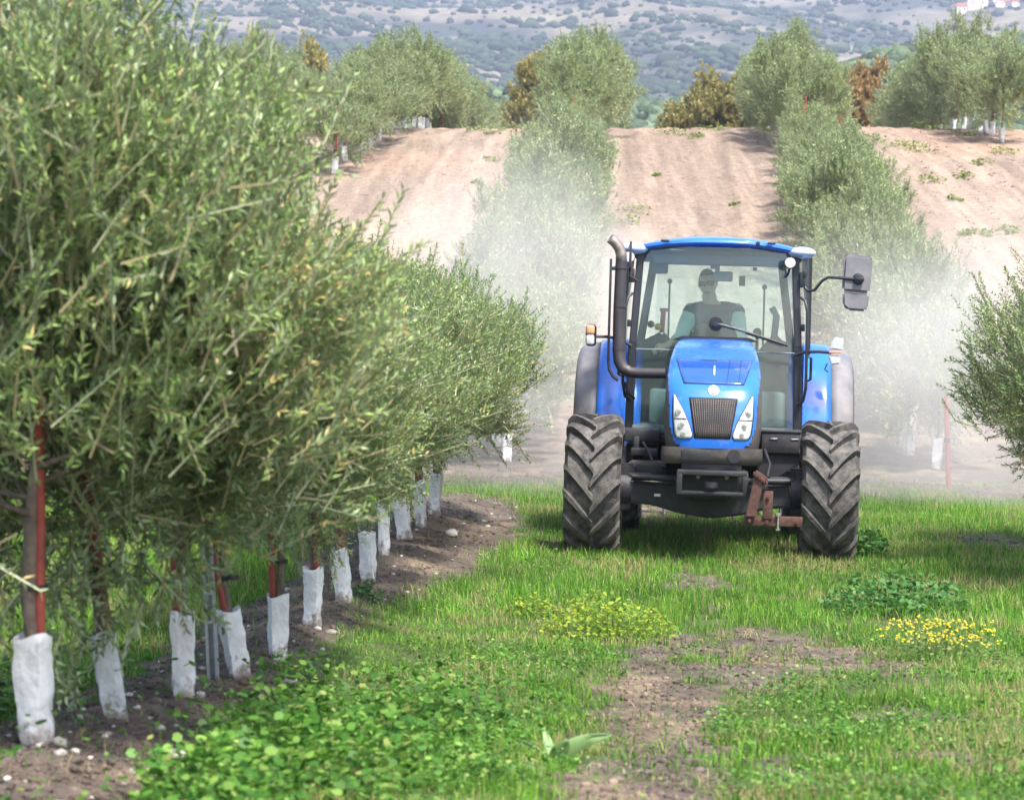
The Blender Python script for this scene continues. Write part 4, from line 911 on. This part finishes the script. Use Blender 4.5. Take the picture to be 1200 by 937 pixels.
for sg in (-1, 1):
    MB().sph((sg * .70, 1.16, 2.475), (.118, .12, .05), 20).build('roof_corner', M_pale, roof)
    MB().box((sg * .44, .975, 2.540), (.07, .03, .02), .01, rot=('Z', sg * .15)).build('roof_lamp_recess', M_frame, roof)
MB().box((.33, .965, 2.535), (.03, .03, .035), .006).build('roof_clip', M_frame, roof)
m = MB(); m.box((0, 1.85, 2.44), (1.42, 1.2, .07), .02).box((0, 1.3, 2.40), (1.10, .2, .09), .03); m.build('headliner', M_int, cab)
for sg in (-1, 1):
    x = -.735 if sg < 0 else .60; z = 2.40 if sg < 0 else 2.385
    l = MB().cyl((x, 1.10, z), (x, 1.03, z), .036, .05, n=24, bev=.004).build('work_light', M_frame, cab); MB().cyl((x, 1.031, z), (x, 1.018, z), .044, n=24, bev=.004).build('lens', M_lens, l)
    MB().tube([(x, 1.09, z - .03), (x * .98, 1.12, z - .09), (x * .95, 1.12, z - .12)], .01, 6).build('lamp_bracket', M_frame, l)
# side lamps on arms
m = MB(); m.tube([(-.70, 1.08, 1.66), (-.80, 1.05, 1.715), (-.90, 1.02, 1.73), (-1.0, 1.0, 1.73)], .013, 8); la = m.build('lamp_arm', M_frame, T)
MB().box((-1.035, 1.0, 1.74), (.09, .07, .185), .035, seg=4).build('lamp_housing', M_frame, la)
MB().box((-1.04, .965, 1.785), (.07, .04, .08), .02, seg=3).build('orange_lens', M_orange, la); MB().box((-1.04, .965, 1.70), (.07, .04, .085), .02, seg=3).build('clear_lens', M_lens, la)
m = MB(); m.tube([(.66, 1.08, 1.62), (.75, 1.04, 1.65), (.86, 1.02, 1.655), (.96, 1.0, 1.65)], .013, 8); la = m.build('lamp_arm', M_frame, T)
MB().box((.99, 1.0, 1.655), (.10, .06, .02), .006).build('orange_lens', M_orange, la)
MB().prism([(.95, 1.68), (1.05, 1.67), (1.06, 1.78), (1.02, 1.77), (.99, 1.79), (.96, 1.73)], .97, 1.03, .01).build('cracked_lens', M_lens, la, label='broken clear lamp lens with a jagged top')
MB().prism([(.93, 1.63), (1.03, 1.63), (1.04, 1.56), (.96, 1.55)], .98, 1.03, .01).build('clear_lens', M_lens, la)
MB().tube([(.93, 1.0, 1.56), (.91, 1.0, 1.51), (.94, 1.0, 1.49)], .006, 6).build('loose_wire', M_frame, la)
# mirror
m = MB(); m.tube([(.71, 1.16, 2.27), (.735, 1.14, 2.18), (.76, 1.12, 2.155), (.81, 1.10, 2.165), (.87, 1.08, 2.245), (.92, 1.07, 2.275), (1.16, 1.05, 2.265)], .013, 10); ma = m.build('mirror_arm', M_frame, T)
MB().prism([(1.035, 2.165), (1.265, 2.15), (1.285, 2.43), (1.265, 2.455), (1.07, 2.475), (1.045, 2.45)], 1.06, 1.13, .02).build('mirror_housing', M_gry, ma)
MB().prism([(1.038, 2.158), (1.262, 2.143), (1.255, 2.03), (1.235, 2.00), (1.09, 2.005), (1.045, 2.045)], 1.06, 1.13, .018).build('lower_mirror', M_gry, ma)
MB().prism([(1.06, 2.06), (1.24, 2.05), (1.26, 2.42), (1.08, 2.44)], 1.131, 1.135, .0).build('mirror_glass', M_refl, ma)
m = MB(); m.cyl((1.165, 1.062, 2.265), (1.165, 1.03, 2.265), .05, .03, n=20).box((1.18, 1.03, 2.265), (.07, .03, .035), .008); m.build('mirror_mount', M_frame, ma)
MB().box((.71, 1.12, 2.25), (.05, .07, .13), .01).build('mirror_bracket', M_frame, cab); MB().box((-.715, 1.12, 2.25), (.05, .07, .12), .01).build('mirror_bracket', M_frame, cab)
# exhaust
m = MB(); pts = [(-.40, .92, 1.44), (-.62, .95, 1.435), (-.70, .97, 1.44), (-.76, .98, 1.47), (-.79, .99, 1.53), (-.80, 1.0, 1.62), (-.805, 1.0, 1.95), (-.80, 1.0, 2.36)]
m.tube(pts, [.042, .044, .046, .05, .053, .053, .051, .049], 20); ex = m.build('exhaust_pipe', M_exh, T)
MB().tube([(-.80, 1.0, 2.35), (-.803, 1.0, 2.42), (-.82, .995, 2.47), (-.86, .985, 2.52), (-.90, .975, 2.55)], [.046, .045, .043, .041, .040], 20, cap=False).build('exhaust_tip', M_tip, ex, solid=.004)
for z in (1.62, 1.98, 2.30): MB().cyl((-.80, 1.0, z), (-.80, 1.0, z + .02), .056, n=20).build('clamp', M_exh, ex)
m = MB(); m.box((-.885, .97, 1.96), (.02, .05, .84), .006).tube([(-.885, .97, 1.56), (-.875, .97, 1.46), (-.84, .97, 1.40), (-.80, .98, 1.37)], .013, 8).box((-.85, .98, 2.3), (.07, .02, .03), .004); m.build('exhaust_guard', M_frame, ex)
m = MB(); m.box((-.725, 1.04, 2.42), (.02, .06, .22), .005).tube([(-.70, 1.05, 2.36), (-.72, 1.02, 2.24), (-.66, 1.03, 2.2)], .01, 6); m.build('heat_shield', M_exh, ex)
m = MB(); m.tube([(-.74, 1.0, 1.36), (-.72, 1.0, 1.28), (-.66, 1.05, 1.22)], .012, 8).build('cable', M_frame, T)
# dash cowl, wiper
m = MB(); m.prism([(-.36, 1.72), (.36, 1.72), (.28, 1.755), (-.28, 1.755)], .97, 1.10, .008); m.build('cowl_seal', M_frame, cab)
m = MB(); m.prism([(-.20, 1.74), (-.17, 1.86), (.05, 1.865), (.13, 1.86), (.155, 1.74)], 1.13, 1.25, .012); m.build('dashboard', M_frame, cab)
m = MB(); m.cyl((.0, 1.06, 1.865), (.0, 1.02, 1.865), .062, .055, n=28, bev=.01).cyl((.0, 1.02, 1.865), (.0, .99, 1.865), .03, n=20, bev=.005); wp = m.build('wiper_motor', M_frame, cab)
m = MB(); m.tube([(.0, 1.0, 1.865), (.15, .995, 1.83), (.35, 1.0, 1.775), (.60, 1.03, 1.70)], [.011, .01, .008, .006], 8); m.build('wiper_arm', M_frame, wp)
MB().tube([(.25, 1.01, 1.79), (.60, 1.04, 1.693)], .007, 6).build('wiper_blade', M_blk, wp)
# interior
m = MB(); m.box((.03, 2.22, 1.62), (.44, .12, .56), .06, seg=4).box((.03, 2.0, 1.28), (.46, .46, .14), .05, seg=4).box((.03, 2.05, 1.08), (.3, .3, .3), .03); m.build('seat', M_int, cab)
m = MB(); m.prism([(-.78, 1.0), (-.30, 1.0), (-.26, 1.55), (-.40, 1.74), (-.47, 1.80), (-.56, 1.74), (-.78, 1.66)], 2.0, 2.4, .03); m.prism([(.78, 1.0), (.34, 1.0), (.30, 1.52), (.40, 1.68), (.52, 1.80), (.60, 1.72), (.78, 1.66)], 2.0, 2.4, .03); m.build('side_console', M_int, cab)
m = MB(); m.box((0, 1.75, .97), (1.35, 1.3, .06), .01).box((0, 2.44, 1.2), (1.3, .06, .5), .01); m.box((-.45, 1.75, 1.15), (.2, .5, .3), .03).box((.5, 1.7, 1.15), (.22, .5, .3), .03); m.build('cab_floor', M_int2, cab)
m = MB(); m.cyl((.0, 1.28, 1.2), (-.02, 1.5, 1.72), .045, n=14).box((0, 1.22, 1.3), (.3, .12, .7), .03); m.build('steering_column', M_int, cab)
m = MB(); ctr = Vector((-.02, 1.52, 1.76)); ax = Vector((0, -.75, 1)).normalized(); e1 = Vector((1, 0, 0)); e2 = ax.cross(e1)
m.tube([ctr + (e1 * math.cos(a) + e2 * math.sin(a)) * .19 for a in np.linspace(0, 2 * math.pi, 33)], .014, 8, cap=False)
for a in (0.3, 2.8, 4.7): m.tube([ctr - ax * .02, ctr + (e1 * math.cos(a) + e2 * math.sin(a)) * .19], .011, 6)
m.build('steering_wheel', M_frame, cab)
m = MB(); m.box((.05, 1.30, 2.265), (.16, .03, .085), .02, seg=3).cyl((.0, 1.3, 2.30), (.0, 1.3, 2.38), .02, n=10).box((-.02, 1.3, 2.35), (.08, .03, .05), .01); m.build('rear_view_mirror', M_int, cab)
MB().tube([(-.47, 2.1, 1.78), (-.46, 2.1, 1.98)], .022, 8).build('red_lever', M_red, cab); MB().box((-.45, 2.1, 1.98), (.09, .03, .03), .01).build('red_lever', M_red, cab)
MB().sph((-.50, 1.85, 1.83), .03, 12).build('orange_knob', M_knob, cab); MB().sph((-.56, 1.85, 1.85), .032, 12).build('lever_knob', M_frame, cab)
for sg, z1 in ((-1, 2.24), (1, 2.21)):
    x = sg * .42; m = MB(); m.tube([(x, 2.46, 1.60), (x - .0, 2.46, z1)], .009, 6).sph((x, 2.46, z1), .024, 10); m.build('rear_wiper', M_int, cab)
MB().box((.22, 2.50, 2.26), (.055, .01, .09), .003).build('window_label', M_int2, cab)
for x in (-.52, .33): MB().cyl((x, 2.4, 2.38), (x, 2.4, 2.35), .02, n=10).build('catch', M_int, cab)
m = MB(); m.box((-.50, 1.5, 2.33), (.16, .2, .10), .02); m.build('radio_box', M_int, cab)
m = MB(); m.sph((.36, 1.95, 1.80), (.04, .04, .045), 12).cyl((.36, 1.95, 1.6), (.36, 1.95, 1.8), .014, n=8); m.build('lever_knob', M_frame, cab)
m = MB(); m.tube([(.50, 1.9, 1.70), (.52, 1.9, 1.95), (.48, 1.92, 2.02)], .03, 8); m.build('hanging_jacket', M_int2, cab)
# cultivator behind, its tines seen under the belly
I_ = empty('cultivator', (0, 0, 0), 'dark tined cultivator hitched behind the blue tractor', 'cultivator')
I_.matrix_world = Matrix.Translation((TX, TY, TZ)) @ Matrix.Rotation(-math.atan(.08), 4, 'Z')
m = MB(); m.box((0, 3.7, .55), (1.9, .1, .1)).box((0, 4.3, .55), (1.9, .1, .1)).box((0, 3.3, .6), (.1, .9, .1)).box((-.6, 4.0, .55), (.08, .7, .08)).box((.6, 4.0, .55), (.08, .7, .08)); m.build('frame', M_iron, I_)
for k in range(9):
    x = -.88 + k * .22; y = 3.7 if k % 2 else 4.3
    MB().tube([(x, y, .52), (x, y + .14, .40), (x, y + .12, .2), (x, y - .04, .02), (x, y - .08, -.08)], [.018, .018, .016, .02, .012], 8).build('tine', M_iron, I_)

# ---------------------------------------------------------------- driver
M_skin = pmat('skin', (.74, .50, .40), .55, var=.08); M_hair = pmat('dark_hair', (.03, .024, .02), .7, var=.3, scale=60, bump=.5)
M_shirt = pmat('pale_green_shirt', (.74, .86, .72), .85, var=.08, bump=.2); M_vest = pmat('grey_vest', (.13, .14, .17), .85, var=.1, bump=.2)
M_trou = pmat('dark_trousers', (.05, .055, .07), .9); M_sung = pmat('sunglasses', (.006, .006, .008), .45, spec=.2)
D = empty('person', (0, 0, 0), 'man in sunglasses, grey vest and pale green shirt driving the blue tractor', 'person')
D.matrix_world = Matrix.Translation((TX, TY, TZ)) @ Matrix.Rotation(-math.atan(.08), 4, 'Z') @ Matrix.Rotation(R(1.6), 4, 'Y')
pel, sp1, sp2, nk0, nk1, hd0 = (.04, 2.05, 1.36), (.03, 2.06, 1.58), (-.01, 2.02, 1.82), (-.035, 1.98, 1.99), (-.055, 1.96, 2.05), (-.072, 1.94, 2.14)
shL, elL, wrL = (-.215, 1.98, 1.975), (-.30, 1.88, 1.73), (-.44, 1.70, 1.66)
shR, elR, wrR = (.175, 1.99, 1.985), (.215, 1.84, 1.71), (-.10, 1.62, 1.80)
hpL, knL, ftL = (-.07, 2.0, 1.34), (-.18, 1.62, 1.36), (-.18, 1.42, 1.02); hpR, knR, ftR = (.15, 2.0, 1.34), (.2, 1.62, 1.36), (.2, 1.42, 1.02)
def voxel(bmx, name, vox, mat, it=2):
    """fuse overlapping closed pieces into one continuous surface"""
    me = bpy.data.meshes.new(name); bmx.to_mesh(me); bmx.free(); o = bpy.data.objects.new(name, me); C.objects.link(o)
    mo = o.modifiers.new('remesh', 'REMESH'); mo.mode = 'VOXEL'; mo.voxel_size = vox; mo.use_smooth_shade = True
    sm = o.modifiers.new('smooth', 'SMOOTH'); sm.iterations = it; sm.factor = .5
    dg = bpy.context.evaluated_depsgraph_get(); dg.update(); e = bpy.data.meshes.new_from_object(o.evaluated_get(dg)); bpy.data.objects.remove(o)
    e.materials.clear(); e.materials.append(mat); e.polygons.foreach_set('use_smooth', np.ones(len(e.polygons), dtype=bool))
    o = bpy.data.objects.new(name, e); C.objects.link(o); o.parent = D; return o
def torso(m, g, top=7):
    """lofted trunk: (x, y, z, half width, half depth), g inflates it"""
    st = [(.04, 2.05, 1.28, .14, .12), (.04, 2.05, 1.36, .17, .13), (.035, 2.06, 1.50, .165, .12), (.02, 2.05, 1.65, .175, .12), (.0, 2.03, 1.80, .20, .125), (-.012, 2.01, 1.92, .21, .115), (-.02, 1.995, 1.985, .185, .09), (-.03, 1.985, 2.035, .11, .07), (-.04, 1.975, 2.065, .06, .058)][:top + 2]
    rings = []
    for (x, y, z, a, b) in st:
        rings.append([m.bm.verts.new((x + (a + g) * math.copysign(abs(math.cos(t)) ** .85, math.cos(t)), y + (b + g) * math.copysign(abs(math.sin(t)) ** .85, math.sin(t)), z + .05 * math.cos(t) * 0)) for t in [2 * math.pi * k / 28 for k in range(28)]])
    for p_, q_ in zip(rings[:-1], rings[1:]):
        for k in range(28): m.bm.faces.new((p_[k], p_[(k + 1) % 28], q_[(k + 1) % 28], q_[k]))
    m.bm.faces.new(rings[0][::-1]); m.bm.faces.new(rings[-1])
def limb(m, pts, rs, g=0):
    P_, R_ = [], []
    for i in range(len(pts) - 1):
        for k in range(5): f = k / 5; P_.append(tuple(np.array(pts[i]) * (1 - f) + np.array(pts[i + 1]) * f)); R_.append((rs[i] * (1 - f) + rs[i + 1] * f) * (1 + .10 * math.sin(math.pi * f)) + g)
    P_.append(pts[-1]); R_.append(rs[-1] + g); m.tube(P_, R_, 14)
    for i in (0, len(pts) - 2): m.sph(pts[i], rs[i] + g, 14)
bB = MB(); torso(bB, 0); bB.tube([(-.03, 1.99, 1.96), (-.05, 1.965, 2.04), (-.072, 1.94, 2.13)], [.078, .064, .062], 16)
for q3, r3 in (((shL, elL, wrL), (.056, .043, .027)), ((shR, elR, wrR), (.056, .043, .027)), ((hpL, knL, ftL), (.088, .06, .042)), ((hpR, knR, ftR), (.088, .06, .042))): limb(bB, q3, r3)
for ft in (ftL, ftR): bB.box((ft[0], ft[1] - .06, ft[2]), (.09, .25, .08), .03)
bm = bB.bm
# head: shaped ellipsoid with jaw, nose, ears
hb = bmesh.new(); bmesh.ops.create_uvsphere(hb, u_segments=28, v_segments=20, radius=1)
for v in hb.verts:
    x, y, z = v.co; jaw = 1 - .20 * max(0, -z) ** 1.4; x *= .076 * jaw; y *= .098 * (1 - .12 * max(0, -z)); z *= .122
    if y < 0 and abs(x) < .02 and -.035 < z < .02: y -= .022 * (1 - abs(x) / .02) * (1 - abs(z + .012) / .035)
    if y < -.05 and abs(z + .062) < .012 and abs(x) < .03: y -= .004
    if y < -.05 and z < -.085: y -= .006
    if y < -.05 and .012 < z < .035 and .012 < abs(x) < .05: y += .008
    v.co = (x, y, z)
HM = Matrix.Translation((-.08, 1.915, 2.215)) @ Matrix.Rotation(R(-6), 4, 'Y') @ Matrix.Rotation(R(-6), 4, 'Z') @ Matrix.Rotation(R(6), 4, 'X')
bmesh.ops.transform(hb, matrix=HM, verts=hb.verts); tm = bpy.data.meshes.new('t'); hb.to_mesh(tm); hb.free(); bm.from_mesh(tm)
def addm(mb):
    global bm
    t2 = bpy.data.meshes.new('t'); mb.bm.to_mesh(t2); mb.bm.free(); bm.from_mesh(t2)
def H3(p): return HM @ Vector(p)
e_ = MB()
for sg in (-1, 1): e_.sph(H3((sg * .078, .01, -.005)), (.010, .018, .03), 10)
addm(e_)
def hand(wr, fdir, up_, thumb):
    fd, u_ = Vector(fdir).normalized(), Vector(up_).normalized(); sdv = fd.cross(u_).normalized(); w0 = Vector(wr); h = MB()
    h.tube([w0 - fd * .01, w0 + fd * .03, w0 + fd * .075], [.026, .036, .038], 12)
    for k, (off, L) in enumerate(((-.028, .068), (-.009, .078), (.010, .072), (.028, .056))):
        b0 = w0 + fd * .07 + sdv * off; h.tube([b0, b0 + fd * L * .4 - u_ * .006, b0 + fd * L * .62 - u_ * L * .35, b0 + fd * L * .5 - u_ * L * .7], [.0095, .009, .008, .006], 8)
    b0 = w0 + fd * .025 + sdv * thumb * .03; h.tube([b0, b0 + sdv * thumb * .025 + fd * .025 - u_ * .012, b0 + sdv * thumb * .02 + fd * .05 - u_ * .03], [.012, .011, .008], 8)
    addm(h)
hand(wrL, (-.7, -.6, -.2), (0, 0, 1), -1); hand(wrR, (-.85, -.35, .1), (0, .5, .85), 1)
voxel(bm, 'body', .0065, M_skin, 2)
L5 = lambda a, b, f: tuple(np.array(a) * (1 - f) + np.array(b) * f)
m = MB(); torso(m, .010, 6)
for q3 in ((shL, elL, L5(elL, wrL, .35)), (shR, elR, L5(elR, wrR, .35))): limb(m, q3, (.06, .05, .042), .012)
voxel(m.bm, 'shirt', .009, M_shirt, 3)
m = MB(); torso(m, .024, 6); m.tube([(-.06, 1.99, 2.0), (-.13, 1.985, 1.985), L5(shL, elL, .05)], [.07, .078, .076], 16); m.sph(L5(shL, elL, .05), (.076, .08, .076), 16); m.tube([(.02, 1.99, 2.0), (.09, 1.985, 1.99), L5(shR, elR, .05)], [.07, .078, .076], 16); m.sph(L5(shR, elR, .05), (.076, .08, .076), 16); voxel(m.bm, 'vest', .009, M_vest, 3)
m = MB()
for q3 in ((hpL, knL, ftL), (hpR, knR, ftR)): limb(m, q3, (.092, .066, .052), .012)
voxel(m.bm, 'trousers', .01, M_trou, 2)
hb = bmesh.new(); bmesh.ops.create_uvsphere(hb, u_segments=28, v_segments=20, radius=1)
for v in list(hb.verts):
    x, y, z = v.co; v.co = (x * .081, y * .104 + .004, z * .128 + .003)
bmesh.ops.delete(hb, geom=[v for v in hb.verts if (v.co.z < .062 and v.co.y < -.02) or v.co.z < -.03 or (v.co.y < .02 and v.co.z < .02)], context='VERTS')
bmesh.ops.transform(hb, matrix=HM, verts=hb.verts); me = bpy.data.meshes.new('hair'); hb.to_mesh(me); hb.free(); me.materials.append(M_hair); me.polygons.foreach_set('use_smooth', np.ones(len(me.polygons), dtype=bool))
ho = bpy.data.objects.new('hair', me); C.objects.link(ho); ho.parent = D
m = MB()
for sg in (-1, 1):
    for (x, y) in ((.034, -.106),): m.box(H3((sg * x, y, .010)), (.064, .020, .042), .014, seg=3)
    m.tube([H3((sg * .06, -.09, .016)), H3((sg * .078, -.05, .014)), H3((sg * .08, .01, .008))], .004, 6)
m.box(H3((0, -.112, .018)), (.02, .008, .008), .002); m.build('sunglasses', M_sung, D)
m = MB(); m.box(H3((0, -.098, -.066)), (.046, .018, .010), .003); m.build('mouth', pmat('lips', (.28, .12, .1), .6), D)
m = MB(); m.box((.165, 1.905, 1.87), (.05, .02, .03), .005); m.build('sleeve_badge', M_red, D)

# ---------------------------------------------------------------- dust raised by the tractor, and the air
def dust(name, c, r, dens, label, seed=0., scale=.55, col=(.93, .90, .88)):
    b = bmesh.new(); bmesh.ops.create_icosphere(b, subdivisions=3, radius=1); bmesh.ops.scale(b, vec=r, verts=b.verts)
    me = bpy.data.meshes.new(name); b.to_mesh(me); b.free()
    o = bpy.data.objects.new(name, me); C.objects.link(o); o.location = c; tag(o, label, 'dust', 'dust raised behind the tractor', 'stuff')
    m = bpy.data.materials.new(name); m.use_nodes = True; nt = m.node_tree; L = nt.links.new
    for n_ in list(nt.nodes): nt.nodes.remove(n_)
    out = N(nt, 'ShaderNodeOutputMaterial'); pv = N(nt, 'ShaderNodeVolumePrincipled'); pv.inputs['Color'].default_value = (*col, 1); pv.inputs['Anisotropy'].default_value = 0.0
    tc = N(nt, 'ShaderNodeTexCoord'); ns = N(nt, 'ShaderNodeTexNoise'); ns.inputs['Scale'].default_value = scale; ns.inputs['Detail'].default_value = 3
    mp = N(nt, 'ShaderNodeMapping'); mp.inputs['Location'].default_value = (seed, seed * 2, 0); L(tc.outputs['Object'], mp.inputs[0]); L(mp.outputs[0], ns.inputs['Vector'])
    mr = N(nt, 'ShaderNodeMapRange'); mr.inputs[1].default_value = .36; mr.inputs[2].default_value = .68; L(ns.outputs[0], mr.inputs[0])
    dv = N(nt, 'ShaderNodeVectorMath', operation='DIVIDE'); dv.inputs[1].default_value = r; L(tc.outputs['Object'], dv.inputs[0])
    ln = N(nt, 'ShaderNodeVectorMath', operation='LENGTH'); L(dv.outputs[0], ln.inputs[0])
    fo = N(nt, 'ShaderNodeMapRange', interpolation_type='SMOOTHSTEP'); fo.inputs[1].default_value = .35; fo.inputs[2].default_value = 1.0; fo.inputs[3].default_value = 1; fo.inputs[4].default_value = 0; L(ln.outputs['Value'], fo.inputs[0])
    m1 = N(nt, 'ShaderNodeMath', operation='MULTIPLY'); L(mr.outputs[0], m1.inputs[0]); L(fo.outputs[0], m1.inputs[1])
    m2 = N(nt, 'ShaderNodeMath', operation='MULTIPLY'); L(m1.outputs[0], m2.inputs[0]); m2.inputs[1].default_value = dens; L(m2.outputs[0], pv.inputs['Density'])
    L(pv.outputs[0], out.inputs['Volume']); me.materials.append(m); return o
dust('dust_cloud', (.35, 28.6, 1.7), (2.7, 4.2, 2.8), .25, 'pale dust billowing left of the tractor in front of the slope', 1.3)
dust('dust_cloud', (5.2, 28.8, 1.2), (4.4, 4.4, 2.4), .25, 'pale dust drifting low to the right of the tractor', 4.1)
HZE = MB(); HZE.box((0, 1370, 195), (3100, 2900, 420), 0)
hz = HZE.build('haze', bpy.data.materials.new('haze'), smooth=0); m = hz.data.materials[0]; m.use_nodes = True; nt = m.node_tree
for n_ in list(nt.nodes): nt.nodes.remove(n_)
out = N(nt, 'ShaderNodeOutputMaterial'); pv = N(nt, 'ShaderNodeVolumePrincipled'); pv.inputs['Color'].default_value = (.60, .69, .98, 1); pv.inputs['Density'].default_value = .00023; nt.links.new(pv.outputs[0], out.inputs['Volume'])
tag(hz, kind='stuff')
